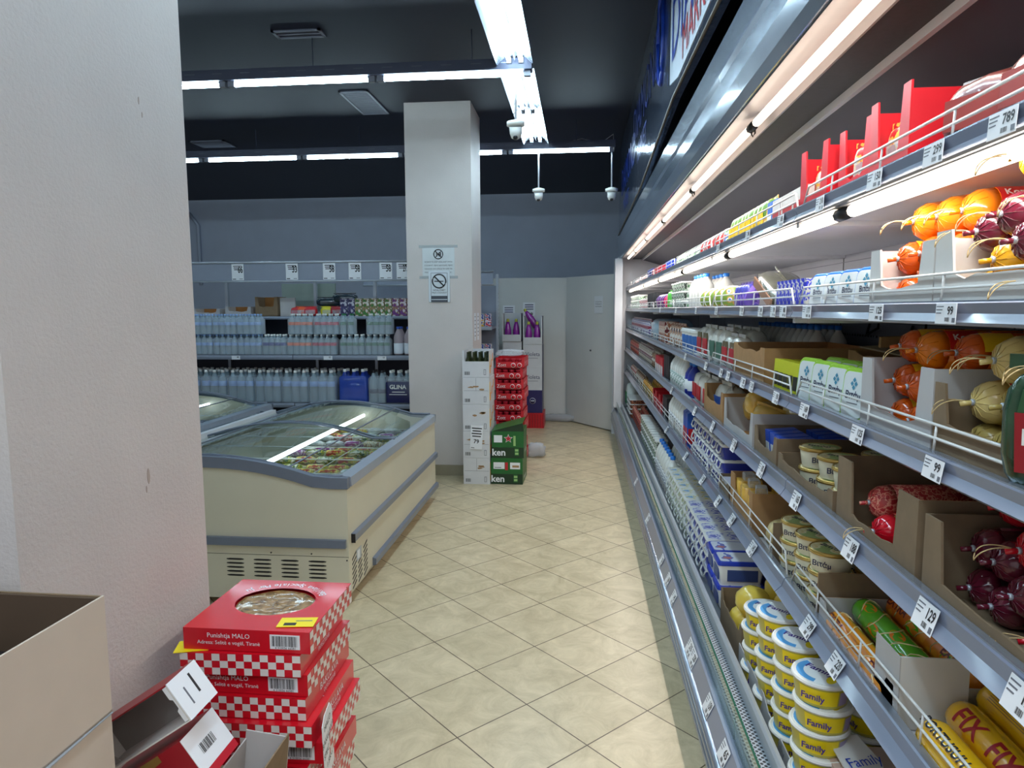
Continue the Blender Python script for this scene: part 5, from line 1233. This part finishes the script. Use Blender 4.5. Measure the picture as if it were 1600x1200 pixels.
# ------------------------------------------------------------------ far shelving end behind the middle pillar
g2 = empty('end_shelving_unit', (0, 0, 0)); tag(g2, 'end of a grey shelving unit seen past the middle pillar', 'shelf')
m = MB().box(-2.6, 8.12, 1.86, -1.03, 8.14, 2.0, SHG).tube([(-2.6, 8.11, 2.01), (-1.02, 8.11, 2.01), (-1.02, 8.11, 1.855), (-2.6, 8.11, 1.855)], .01, STEEL, 5); m.build('header_board', g2)
for k, zz in enumerate((.2, .6, 1.0, 1.36)): MB().box(-2.6, 8.15, zz - .03, -1.05, 8.6, zz, SHG).box(-2.6, 8.13, zz - .04, -1.05, 8.15, zz, STEEL).build('shelf', g2)
MB().box(-2.6, 8.6, 0, -1.03, 8.62, 1.86, SHG).build('back_panel', g2)
m = MB().box(-1.04, 8.16, 0, -1.02, 8.6, .2, SHG).box(-1.05, 8.57, 0, -1.02, 8.6, 2.0, STEEL)
for k in range(30): m.box(-1.0195, 8.578, .3 + k * .05, -1.019, 8.592, .32 + k * .05, BLACK)
m.build('upright', g2)
for i, zz in enumerate((.6, 1.0, 1.36)):
    for j in range(4):
        spawn('far%d' % (j % 3), carton(.07, .07, .15, stripe_mat('far_goods_%d' % (j % 3), [[(190, 60, 70), (226, 220, 230), (50, 60, 120)], [(220, 170, 50), (230, 230, 230), (60, 80, 160)], [(60, 110, 180), (226, 226, 236), (200, 80, 60)]][j % 3], 30)), (-1.10 - .085 * j, 8.22, zz + .0015), PI / 2, f'colourful packet on the end shelving unit, {["lower", "middle", "upper"][i]} shelf, {WORDS_[j]} from its end', 'packet', 'packets on the end shelving unit')

# ------------------------------------------------------------------ stacks of cases in the aisle by the middle pillar
def case(wx, dy, h, mat, top=None):
    m = MB().box(-wx / 2, 0, 0, wx / 2, dy, h - .002, mat)
    m.box(-wx / 2, 0, h - .002, wx / 2, dy, h, top or mat)
    return m
WCASE = M('white_case_card', (206, 208, 212), .6, amount=.03); TORN = M('torn_card_brown', (160, 128, 92), .85)
STRIPES = [flat('stripe_orange', (220, 120, 50)), flat('stripe_red', (176, 50, 50)), flat('stripe_yellow', (236, 200, 90))]
for k in range(5):
    t = empty('white_bottle_case', (-.911 + .006 * ((k * 3) % 3 - 1), 5.985, .2418 * k)); t.rotation_euler = (0, 0, .012 * ((k * 2) % 3 - 1))
    tag(t, f'white cardboard bottle case in the stack beside the middle pillar, {["lowest", "second from the floor", "middle one", "with a price notice", "open and topmost"][k]}', 'box', 'white bottle cases by the pillar')
    m = MB()
    if k == 4:
        m.box(-.12, 0, 0, .12, .004, .14, WCASE).box(-.12, .004, 0, -.116, .33, .235, WCASE).box(.116, .004, 0, .12, .33, .235, WCASE).box(-.12, .326, 0, .12, .33, .235, WCASE).box(-.116, .004, 0, .116, .326, .004, WCASE)
        m.prism([(-.12, .14), (-.12, .235), (-.105, .235), (-.1, .14)], 0, .004, WCASE)
    else: m = case(.24, .33, .24, WCASE)
    for j in range(6): m.box(-.1 + j * .008, -.0012, .02, -.096 + j * .008, 0, .05, BLACK)
    m.box(.07, -.0012, .02, .09, 0, .07, GREY_INK).box(.074, -.0014, .024, .086, -.001, .066, WCASE)
    if k in (0, 1, 3): m.box(-.11, -.0008, .12, .11, 0, .122, GREY_INK).box(-.001, -.0008, .12, .001, 0, .235, GREY_INK)
    m.build('carton_body', t)
    m = MB(); rnd = random.Random(k)
    if k < 4:
        for q in range(3):
            cx, cz = rnd.uniform(-.08, .07), rnd.uniform(.13, .17)
            m.prism([(cx + a * .03 * rnd.uniform(.6, 1.1), cz + b_ * .009 * rnd.uniform(.5, 1.2)) for a, b_ in [(math.cos(i * PI / 4), math.sin(i * PI / 4)) for i in range(8)]], -.0012, 0, TORN)
        m.build('torn_patch', t)
    m = MB()
    for q in range(3):
        for j in range(3): m.prism([(.03 + j * .02 + q * .09, .03 + .05 * q), (.06 + j * .02 + q * .09, .1 + .05 * q), (.068 + j * .02 + q * .09, .1 + .05 * q), (.038 + j * .02 + q * .09, .03 + .05 * q)], .12, .1212, STRIPES[j], 'x')
    m.prism([(.01, .04), (.05, .04), (.05, .2), (.01, .2)], .12, .1208, STRIPES[2], 'x')
    m.build('striped_print', t)
GLB = clear_mat('dark_green_bottle_glass', (52, 60, 30), .3, .06)
db = lambda: MB().lathe([(.026, 0), (.027, .01), (.027, .12), (.012, .17), (.011, .21), (.013, .215)], 10, GLB).build('glass_bottle')
for i in range(12): spawn('dbt', db, (-.995 + .0525 * (i % 4), 6.04 + .07 * (i // 4), .9675 + .0045), 0, f'small dark glass bottle in the open topmost white case, {["front", "middle", "rear"][i // 4]} row, {WORDS_[i % 4]} from the pillar', 'bottle', 'dark bottles in the open case')
nt_ = MB().box(-.055, -.0015, -.11, .055, 0, .11, PAPER).text('*79', .05, BLACK, face_minus_y(0, -.002, -.055))
for k in range(4): nt_.box(-.045 + .006 * (k % 2), -.0022, .075 - .024 * k, .045 - .006 * (k % 2), -.0015, .085 - .024 * k, BLACK)
nt_.box(-.045, -.0022, -.1, -.015, -.0015, -.094, GREY_INK)
o = nt_.build('price_notice'); o.location = (-.915, 5.978, .43); o.rotation_euler = (0, .06, 0); tag(o, 'paper notice reading 79 taped to the front of the white bottle cases', 'notice')
GRN = M('green_beer_card', (24, 96, 40), .4, amount=.05); DGRN = M('dark_green_beer_card', (18, 50, 26), .4)
def star(cx, cz, r, y):
    return [(cx + (r if i % 2 == 0 else r * .42) * math.sin(i * PI / 5), cz + (r if i % 2 == 0 else r * .42) * math.cos(i * PI / 5)) for i in range(10)]
for k in range(2):
    t = empty('beer_case', (-.647 + .01 * k, 6.0, .2415 * k)); t.rotation_euler = (0, 0, -.02 + .03 * k)
    tag(t, f'green beer case with white ken lettering, {"upper one with half open lid and red star" if k else "lower one standing on the tiles"}', 'box', 'green beer cases')
    m = MB().box(-.143, 0, 0, .143, .38, .24, GRN).box(-.143, -.0006, .0, .143, 0, .095, DGRN)
    m.build('carton_body', t)
    m = MB().text('*ken', .085, PAPER, face_minus_y(-.143, -.0015, .022), center=False, wmax=.17).box(.06, -.0014, .02, .1, 0, .09, GRN).box(.065, -.0018, .03, .095, -.0012, .05, flat('pale_green_print', (150, 190, 120))).box(.065, -.0018, .06, .095, -.0012, .08, flat('pale_green_print', (150, 190, 120)))
    if k == 0: m.box(-.12, -.0014, .14, -.02, 0, .2, PAPER).box(.03, -.0014, .14, .12, 0, .2, PAPER).box(-.015, -.0014, .13, .01, 0, .2, SIGNRED).box(-.11, -.002, .15, -.05, -.0014, .155, BLACK).box(.05, -.002, .155, .11, -.0014, .175, TORN)
    else: m.box(-.125, -.0014, .14, -.05, 0, .205, PAPER).prism(star(.005, .175, .042, 0), -.0022, -.0008, PAPER).prism(star(.005, .175, .034, 0), -.0028, -.0022, SIGNRED).box(.05, -.0014, .11, .07, 0, .2, flat('pale_green_print', (150, 190, 120)))
    m.text('Heineken', .05, PAPER, face_plus_x(.1445, .19, .03)); m.build('print', t)
    if k: MB().prism([(-.143, .24), (.135, .315), (.143, .24)], .0, .004, DGRN).prism([(-.143, .241), (.135, .316), (.135, .319), (-.143, .244)], -.01, .36, GRN).build('lid_flap', t)
# red yoghurt trays
for k in range(11):
    t = empty('yoghurt_tray', (-.665 + .008 * ((k * 5) % 3 - 1), 6.42, .101 * k)); t.rotation_euler = (0, 0, .02 * ((k * 3) % 3 - 1))
    tag(t, f'red yoghurt tray in the stack behind the beer cases, {"topmost" if k == 10 else WORDS_[k] + " from the floor"}', 'tray', 'red yoghurt trays')
    m = MB().box(-.135, 0, 0, .135, .4, .012, RED).box(-.135, 0, 0, .135, .004, .062, RED).box(-.135, .004, 0, -.131, .4, .1, RED).box(.131, .004, 0, .135, .4, .1, RED).box(-.135, .396, 0, .135, .4, .1, RED).box(-.135, 0, .062, -.11, .004, .1, RED).box(.11, 0, .062, .135, .004, .1, RED)
    m.build('tray_body', t)
    m = MB().text('Zott', .045, PAPER, face_minus_y(-.12, -.002, .018), center=False)
    for cx in (.03, .09): m.lathe([(.022, 0), (.022, .0006)], 14, PAPER, TR(cx, -.0005, .03, rx=PI / 2)).lathe([(.018, 0), (.018, .0005)], 14, RED, TR(cx, -.0012, .03, rx=PI / 2))
    for cy_ in (.08, .2, .32): m.lathe([(.022, 0), (.022, .0006)], 14, PAPER, TR(.1355, cy_, .04, ry=PI / 2)).lathe([(.018, 0), (.018, .0005)], 14, RED, TR(.1362, cy_, .04, ry=PI / 2))
    m.build('print', t)
    m = MB()
    for i in range(4): m.lathe([(.022, 0), (.028, .07), (.03, .072), (.03, .076)], 12, flat('yoghurt_cup_red', (190, 40, 60), .3), TR(-.095 + .062 * i, .035, .0125))
    m.build('yoghurt_cup_row', t)
fl = spawn('filmtop', lambda: MB().blob(.26, .3, .06, FILM, None, 16, 8, .7, .35, 3).build('crumpled_film'), (-.67, 6.6, 1.118), 0, 'crumpled clear film lying on the red yoghurt tray stack', 'film')
fl = spawn('filmtop2', lambda: MB().blob(.2, .22, .14, clear_mat('floor_film', (210, 214, 220), .55, .1), None, 16, 8, .7, .4, 9).build('crumpled_film'), (-.46, 7.2, .003), 0, 'ball of clear film on the tiles beyond the red trays', 'film')
fl = spawn('filmtop3', lambda: MB().blob(.5, .14, .1, clear_mat('floor_film', (210, 214, 220)), None, 20, 8, .7, .4, 19).build('crumpled_film'), (-.28, 9.52, .003), -.2, 'torn clear film on the floor at the foot of the white partition', 'film')
# violet detergent cases against the partition
NAVYC = M('navy_case_card', (40, 36, 92), .4); VIO = M('violet_bottle', (140, 40, 150), .2, coat=.5)
t = empty('red_crate', (-.60, 8.95, 0)); tag(t, 'ribbed red plastic crate at the bottom of the detergent stack', 'crate')
m = MB().box(-.13, 0, 0, .13, .4, .2, RED)
for i in range(8): m.box(-.13 + .035 * i, -.006, .01, -.12 + .035 * i, 0, .19, DKRED)
m.build('crate_body', t)
for k in range(3):
    t = empty('detergent_case', (-.62, 8.97, .2015 + .3015 * k)); tag(t, ['navy detergent case with an oval emblem above the red crate', 'white detergent case reading Violeta, lower of the two', 'white detergent case reading Violeta, upper of the two'][k], 'box', 'detergent cases by the partition')
    case(.25, .36, .30, WCASE if k else NAVYC).box(.125, 0, 0, .126, .36, .3, NAVYC).build('carton_body', t)
    m = MB()
    if k: m.text('Violeta', .075, DKBLUE_INK, face_minus_y(0, -.0015, .15), wmax=.19).box(-.07, -.0014, .12, .07, 0, .125, GREY_INK)
    else: m.lathe([(.04, 0), (.04, .0006)], 16, PAPER, TR(0, -.0005, .16, rx=PI / 2)).lathe([(.036, 0), (.036, .0006)], 16, NAVYC, TR(0, -.0012, .16, rx=PI / 2)).box(-.025, -.002, .155, .025, -.0018, .165, PAPER)
    m.build('print', t)
for i, (xx, zz) in enumerate(((-.895, 1.145), (-.62, 1.108))):
    t = empty('detergent_display_box', (xx, 8.97, zz)); tag(t, f'open white display box with violet bottles, {"on the left pile near the pillar" if not i else "on top of the Violeta cases"}', 'box', 'open detergent display boxes')
    MB().box(-.125, 0, 0, .125, .004, .09, WCASE).box(-.125, 0, .09, -.108, .004, .36, WCASE).box(.108, 0, .09, .125, .004, .36, WCASE).box(-.125, .004, 0, -.121, .3, .37, WCASE).box(.121, .004, 0, .125, .3, .37, NAVYC).box(-.125, .3, 0, .125, .304, .37, WCASE).box(-.121, .004, 0, .121, .3, .004, WCASE).build('carton_body', t)
    for j in range(2):
        spawn('vbt', lambda: (lambda tt: (MB().lathe([(.04, 0), (.045, .02), (.044, .14), (.03, .21), (.018, .25)], 14, VIO, squash=.7).build('bottle_body', tt), MB().lathe([(.018, .25), (.02, .252), (.018, .285), (.012, .29)], 12, flat('lime_cap', (190, 190, 70), .4)).build('cap', tt), tt)[2])(empty('detergent_bottle')), (xx - .055 + .11 * j, 9.03, zz + .006), 0, f'violet detergent bottle standing in the {"left" if not i else "right"} display box, {"left" if not j else "right"} one', 'bottle', 'violet detergent bottles')
spawn('vbt', None, (-.58, 9.16, 1.33), (0, -.6, 0), 'violet detergent bottle lying tilted across the two display boxes', 'bottle', 'violet detergent bottles')
for k in range(3):
    o = case(.25, .34, .38, WCASE).build('white_carton'); o.location = (-.89, 8.99, .381 * k); tag(o, f'plain white carton in the left pile by the partition, {["lowest", "middle", "upper"][k]}', 'box', 'plain white cartons in the left pile')
for i, xx in enumerate((-1.0, -.715)):
    m = MB().box(-.085, -.002, -.12, .085, 0, .12, PAPER).text('*599', .07, BLACK, face_minus_y(0, -.003, -.07))
    for k in range(3): m.box(-.06, -.003, .08 - .03 * k, .06, -.002, .092 - .03 * k, DKBLUE_INK)
    o = m.build('price_notice'); o.location = (xx, 9.647, 1.5 + .04 * i); tag(o, f'paper notice reading 599 taped to the white partition, {"closer to the pillar" if not i else "closer to the door panel"}', 'notice')
m = MB().box(-.09, -.002, -.11, .09, 0, .11, flat('taped_sheet', (216, 220, 224), .3)).text('NUK LEJOHET HYRJA', .022, BLACK, face_minus_y(0, -.003, .03), wmax=.13).text('PER PERSONA TE', .022, BLACK, face_minus_y(0, -.003, 0), wmax=.13).text('PAAUTORIZUAR', .022, BLACK, face_minus_y(0, -.003, -.03), wmax=.13)
o = m.build('paper_notice'); o.location = (.235, 9.0, 1.62); o.rotation_euler = (0, 0, math.atan2(-.86, .62)); tag(o, 'small taped paper notice on the angled white door panel', 'notice')
# signs on the middle pillar
def ring_pts(r, n=24): return [(r * math.cos(2 * PI * k / n), r * math.sin(2 * PI * k / n)) for k in range(n + 1)]
t = empty('notice_sheet', (-1.303, 6.299, 2.0)); tag(t, 'taped sheet with a round crossed age symbol and four printed lines on the pillar', 'notice')
MB().box(-.15, -.0015, -.13, .15, 0, .13, M('sheet_paper', (206, 212, 214), .3)).build('sheet', t)
m = MB().tube([(a, -.003, .07 + b_) for a, b_ in ring_pts(.042)], .0045, BLACK, 5).text('*18', .055, BLACK, face_minus_y(0, -.003, .05)).tube([(-.03, -.004, .1), (.03, -.004, .04)], .004, BLACK, 5).tube([(.03, -.004, .1), (-.03, -.004, .04)], .003, BLACK, 5)
for k, w_ in enumerate(('NE BAZE TE LIGJIT NDALOHET SHITJA', 'E DUHANIT, PIJEVE ALKOOLIKE, PIJEVE', 'FRESKUESE DHE LETRAVE ME VLERE PER', 'PERSONAT NEN MOSHEN 18 VJEC.')): m.text(w_, .017, BLACK, face_minus_y(0, -.003, -.005 - .032 * k), wmax=.26)
m.build('print', t)
m = MB()
for zz in (.14, -.14): m.box(-.18, -.002, zz - .012, .18, -.0016, zz + .012, clear_mat('clear_tape', (214, 220, 222), .6, .2))
m.build('tape', t)
t = empty('no_smoking_sign', (-1.297, 6.295, 1.775)); tag(t, 'no smoking plaque with a crossed cigarette in a black ring on the pillar', 'sign')
MB().rbox(.2, .29, .006, .012, flat('plaque_white', (208, 216, 222), .3), T=TR(rx=PI / 2)).build('plaque', t)
m = MB().tube([(a, -.008, .05 + b_) for a, b_ in ring_pts(.062)], .006, BLACK, 5).tube([(-.044, -.009, .094), (.044, -.009, .006)], .006, BLACK, 5).box(-.045, -.008, .044, .04, -.0065, .052, BLACK).box(-.075, -.0075, -.115, .075, -.006, -.085, flat('slate_band', (60, 66, 76))).box(-.075, -.0075, -.142, .075, -.006, -.122, flat('slate_band', (60, 66, 76))).text('NDALOHET', .022, BLACK, face_minus_y(0, -.008, -.04)).text('PIRJA E DUHANIT', .018, BLACK, face_minus_y(0, -.008, -.062))
for a, b_, c2, d2 in ((-.078, -.142, -.075, .125), (.075, -.142, .078, .125), (-.078, .122, .078, .125)): m.box(a, -.0072, b_, c2, -.006, d2, BLACK)
m.build('print', t)
t = empty('side_notice', (-.9915, 6.55, 1.40)); tag(t, 'two narrow paper slips hanging on the aisle side of the middle pillar', 'notice')
for q, yy in enumerate((-.10, .09)):
    m = MB().box(0, yy - .05, -.13, .0015, yy + .05, .13, PAPER)
    for k in range(6): m.box(.0015, yy - .03, .09 - .036 * k, .002, yy + .03, .1 - .036 * k, GREY_INK)
    m.build('paper_slip', t)

# ------------------------------------------------------------------ pastry boxes, cartons beside the near pillar
BR = M('bright_red_box', (204, 16, 36), .3, amount=.03, coat=.3); CHW = flat('checker_white', (222, 216, 212), .4)
PASTRY = M('syrup_pastry', (150, 118, 76), .25, amount=.45, scale=40, bump=.9, bscale=45, bdist=.01, coat=.8)
def cells(m, w, h, T):
    nx, nz = int(w / .0195), 3; c = w / nx; ch = h / nz
    for i in range(nx):
        for j in range(nz):
            if (i + j) % 2 == 0: m.add([(i * c, j * ch, 0), ((i + 1) * c, j * ch, 0), ((i + 1) * c, (j + 1) * ch, 0), (i * c, (j + 1) * ch, 0)], [(0, 1, 2, 3)], CHW, T)
def pastry_box():
    t = empty('pastry_box'); w, d, h = .32, .30, .055
    m = MB().box(-w / 2, -d / 2, 0, w / 2, d / 2, h - .014, BR)
    for a, b_, c2, d2 in ((-w / 2, -d / 2, w / 2, -d / 2 + .001), (-w / 2, d / 2 - .001, w / 2, d / 2), (-w / 2, -d / 2, -w / 2 + .001, d / 2), (w / 2 - .001, -d / 2, w / 2, d / 2)): m.box(a, b_, h - .014, c2, d2, h - .004, BR)
    # lid with an oval window
    n = 32; o = [(.105 * math.cos(2 * PI * k / n), .085 * math.sin(2 * PI * k / n) + .015) for k in range(n)]
    q = []
    for k in range(n):
        a = 2 * PI * k / n; s_ = min(w / 2 / max(abs(math.cos(a)), 1e-6), d / 2 / max(abs(math.sin(a)), 1e-6)); q.append((math.cos(a) * s_, math.sin(a) * s_))
    m.add([(x, y, h) for x, y in o] + [(x, y, h) for x, y in q], [(k, n + k, n + (k + 1) % n, (k + 1) % n) for k in range(n)], BR)
    for sx in (-1, 1):
        for sy in (-1, 1): m.add([(sx * w / 2, sy * d / 2, h), (sx * w / 2, sy * d / 2 * .8, h), (sx * w / 2 * .8, sy * d / 2, h)], [(0, 1, 2)], BR)
    for a, b_, c2, d2 in ((-w / 2, -d / 2, w / 2, -d / 2 + .001), (-w / 2, d / 2 - .001, w / 2, d / 2), (-w / 2, -d / 2, -w / 2 + .001, d / 2), (w / 2 - .001, -d / 2, w / 2, d / 2)): m.box(a, b_, h - .004, c2, d2, h, BR)
    m.build('carton_body', t)
    m = MB(); vs = []; fs = []; N = 18
    r5 = random.Random(3)
    for j in range(7):
        for k in range(N):
            a = 2 * PI * k / N; rr = j / 6; vs.append((.104 * rr * math.cos(a), .084 * rr * math.sin(a) + .015, h - .003 - .005 * r5.random() - .002 * (j == 6)))
    for j in range(6):
        for k in range(N): fs.append((j * N + k, j * N + (k + 1) % N, (j + 1) * N + (k + 1) % N, (j + 1) * N + k))
    m.add(vs, fs, PASTRY, None, True).build('pastry_window', t)
    m = MB(); F = face_minus_y(0, -d / 2 - .0012, 0)
    m.text('Punishtja MALO', .0165, PAPER, face_minus_y(-.045, -d / 2 - .0012, .033)).text('Adresa: Selit\u00eb e vog\u00ebl, Tiran\u00eb', .0135, PAPER, face_minus_y(-.045, -d / 2 - .0012, .016))
    m.box(.06, -d / 2 - .0008, .010, .135, -d / 2, .046, PAPER).bars(.066, .026, 26, BLACK, face_minus_y(.064, -d / 2 - .0013, .017)).text('4 310056 66581', .008, BLACK, face_minus_y(.098, -d / 2 - .0013, .0105), wmax=.066)
    cells(m, d, h - .002, face_plus_x(w / 2 + .0008, -d / 2, .001))
    cells(m, d, h - .002, Matrix.Translation((-w / 2 - .0008, d / 2, .001)) @ Matrix(((0, 0, -1, 0), (-1, 0, 0, 0), (0, 1, 0, 0), (0, 0, 0, 1))))
    B = Matrix.Translation((0, d / 2 + .0012, .024)) @ Euler((PI / 2, 0, PI)).to_matrix().to_4x4()
    m.text('BAKLLAVA', .028, PAPER, B); m.text('0695270348', .017, PAPER, Matrix.Translation((0, 0, -.018)) @ B)
    # curved script on the lid
    for i, ch in enumerate('Bakllava Speciale P\u00ebr Ju'):
        a = .52 + .087 * i
        if ch.strip(): m.text(ch, .028, PAPER, TR(.135 * math.cos(a), .012 + .118 * math.sin(a), h + .0006, rz=a + PI / 2))
    m.build('print', t)
    return t
N_ = 14; H_ = .0568
for k in range(N_):
    i = N_ - 1 - k; typeB = i in (1, 3, 4) or (i > 5 and i % 2)
    off = [(0, 0, 0), (-.018, .0, .03), (-.012, .01, -.01), (-.008, .008, .01), (.012, -.012, .015), (.02, 0, .03)][i] if i < 6 else (.012 * ((i * 5) % 3 - 1), .008 * ((i * 3) % 3 - 1), .02 * (i % 3 - 1))
    spawn('pb', pastry_box, (-.80 + off[0], 1.663 + off[1], .0015 + H_ * k), (0, 0, off[2] - (PI / 2 if typeB else 0)), f'red and white checked pastry box beside the near pillar, {"topmost with pastry showing" if i == 0 else WORDS_[i] + " from the top"}', 'box', 'red pastry boxes')
m = MB().box(-.045, -.025, 0, .045, .025, .0012, flat('sticker_yellow', (240, 220, 20), .4)).box(-.03, -.018, .0012, .0, -.004, .0016, BLACK).box(-.005, .004, .0012, .035, .008, .0016, GREY_INK)
o = m.build('yellow_sticker'); o.location = (-.69, 1.56, .0015 + H_ * 13 + .0562); o.rotation_euler = (0, 0, .12); tag(o, 'yellow price sticker on the corner of the topmost pastry box', 'sticker')
o = MB().box(-.04, -.03, 0, .04, .03, .0012, flat('sticker_yellow', (240, 220, 20))).build('yellow_sticker'); o.location = (-.945, 1.53, .0015 + H_ * 12 + .0556); o.rotation_euler = (0, 0, .3); tag(o, 'yellow sticker peeking out under the topmost pastry box', 'sticker')
m = MB().prism([(-.045, -.09), (.045, -.09), (.05, .06), (.03, .085), (-.02, .085), (-.045, .07)], 0, .0015, PAPER, 'x')
for k, w_ in enumerate(('MALO', 'BAKLLAVA', 'SPECIALE', '1.5KG')): m.text(w_, .022, BLACK, face_plus_x(.002, 0, .045 - .034 * k))
o = m.build('price_notice'); o.location = (-.617, 1.545, .50); o.rotation_euler = (.1, .0, .12); tag(o, 'white paper slip reading MALO BAKLLAVA leaning on the pastry box stack', 'notice')
# tilted open boxes between the big cartons and the pastry boxes
GREYIN = M('grey_box_inside', (150, 146, 142), .6, amount=.04)
t = empty('open_gift_box', (-.985, 1.22, .60), (0, -.60, 0)); tag(t, 'empty grey lined gift box tilted on its side below the pastry boxes', 'box')
L2, D2, H2 = .262, .10, .088
MB().box(0, 0, 0, L2, D2, .003, WHITEBOARD).box(0, 0, H2 - .003, L2, D2, H2, DKRED).box(0, D2 - .003, .003, L2, D2, H2 - .003, GREYIN).box(0, 0, .003, .003, D2, H2 - .003, WHITEBOARD).box(L2 - .003, 0, .003, L2, D2, H2 - .003, WHITEBOARD).build('box_body', t)
m = MB().box(L2, 0, 0, L2 + .002, D2, H2, PAPER).box(L2 + .002, .03, .02, L2 + .0026, .034, .06, GREY_INK).box(L2 + .002, .06, .03, L2 + .0026, .066, .075, BLACK)
m.prism([(L2 - .012, .004), (L2 - .003, .004), (L2 - .003, H2 - .004), (L2 - .012, H2 - .004), (L2 - .012, .058), (L2 - .006, .054), (L2 - .006, .034), (L2 - .012, .03)], .0, .002, PAPER)
m.build('end_flap', t)
MB().prism([(.0, .004), (.06, .004), (.045, .03), (.03, .035), (.03, .06), (.0, .08)], .02, .022, GREYIN).build('inner_flap', t)
t = empty('printed_gift_box', (-.945, 1.22, .478), (0, -.60, 0)); tag(t, 'red and gold printed gift box with a white barcode panel under the empty one', 'box')
GOLDC = M('gold_brown_card', (128, 98, 46), .4)
MB().box(0, 0, 0, .25, .12, .10, DKRED).prism([(0, .06), (.19, .085), (.19, .10), (0, .10)], -.001, 0, GOLDC).build('box_body', t)
m = MB().box(.25, 0, .018, .2515, .12, .10, PAPER).bars(.05, .022, 14, BLACK, face_plus_x(.2520, .03, .045)).box(.25, 0, 0, .2516, .12, .018, SIGNRED).text('best', .05, PAPER, face_minus_y(.05, -.002, .02), center=False)
m.build('print', t)
t = empty('open_grey_tray', (-.755, 1.22, .49), (0, .12, 0)); tag(t, 'small open grey lined tray with a torn brown edge beside the printed gift box', 'box')
MB().box(0, 0, 0, .10, .16, .003, GREYIN).box(0, .157, .003, .10, .16, .14, GREYBOARD).box(.097, 0, .003, .10, .157, .15, KRAFT_DULL).box(0, 0, .003, .003, .157, .12, GREYBOARD).build('tray_body', t)
for k in range(2):
    o = case(.40, .24, .25, KRAFT_DULL).build('brown_carton'); o.location = (-.845, 1.19, .2515 * k); tag(o, f'brown carton under the tilted gift boxes, {["standing on the floor", "upper one"][k]}', 'box', 'brown cartons under the gift boxes')
# big pale cartons
PALE = M('pale_beige_carton', (206, 192, 178), .7, amount=.02)
for k in range(4):
    zt = [.27, .548, .826, 1.05][k]; zb = [0, .2715, .5495, .8275][k]; off = [0, .004, .008, 0][k]
    t = empty('large_pale_carton', (-.86 + off, .70, zb)); t.rotation_euler = (0, 0, [.0, -.01, .012, -.012][k]); tag(t, f'large pale carton piled before the near pillar, {["lowest", "second", "third with a glossy top edge", "open and topmost"][k]}', 'box', 'large pale cartons')
    h = zt - zb
    if k < 3: MB().box(-.55, 0, 0, 0, .415, h, PALE).box(-.006, .0, h - .001, .004, .415, h + .001, STEEL).build('carton_body', t)
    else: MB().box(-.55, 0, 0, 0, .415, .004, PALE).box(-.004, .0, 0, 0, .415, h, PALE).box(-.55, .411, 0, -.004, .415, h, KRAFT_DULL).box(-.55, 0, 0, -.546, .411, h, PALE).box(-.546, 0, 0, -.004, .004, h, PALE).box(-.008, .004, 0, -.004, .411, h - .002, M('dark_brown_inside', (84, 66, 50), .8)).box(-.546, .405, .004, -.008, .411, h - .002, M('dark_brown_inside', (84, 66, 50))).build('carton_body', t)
o = MB().rbox(.3, .2, .15, .02, M('black_glossy_tray', (26, 28, 34), .2, coat=.6), .95).box(-.1, -.06, .15, .1, .06, .1512, flat('slate_label', (84, 92, 104), .3)).build('black_pack'); o.location = (-1.1, .93, .833); tag(o, 'black glossy pack with a slate label inside the open pale carton', 'pack')
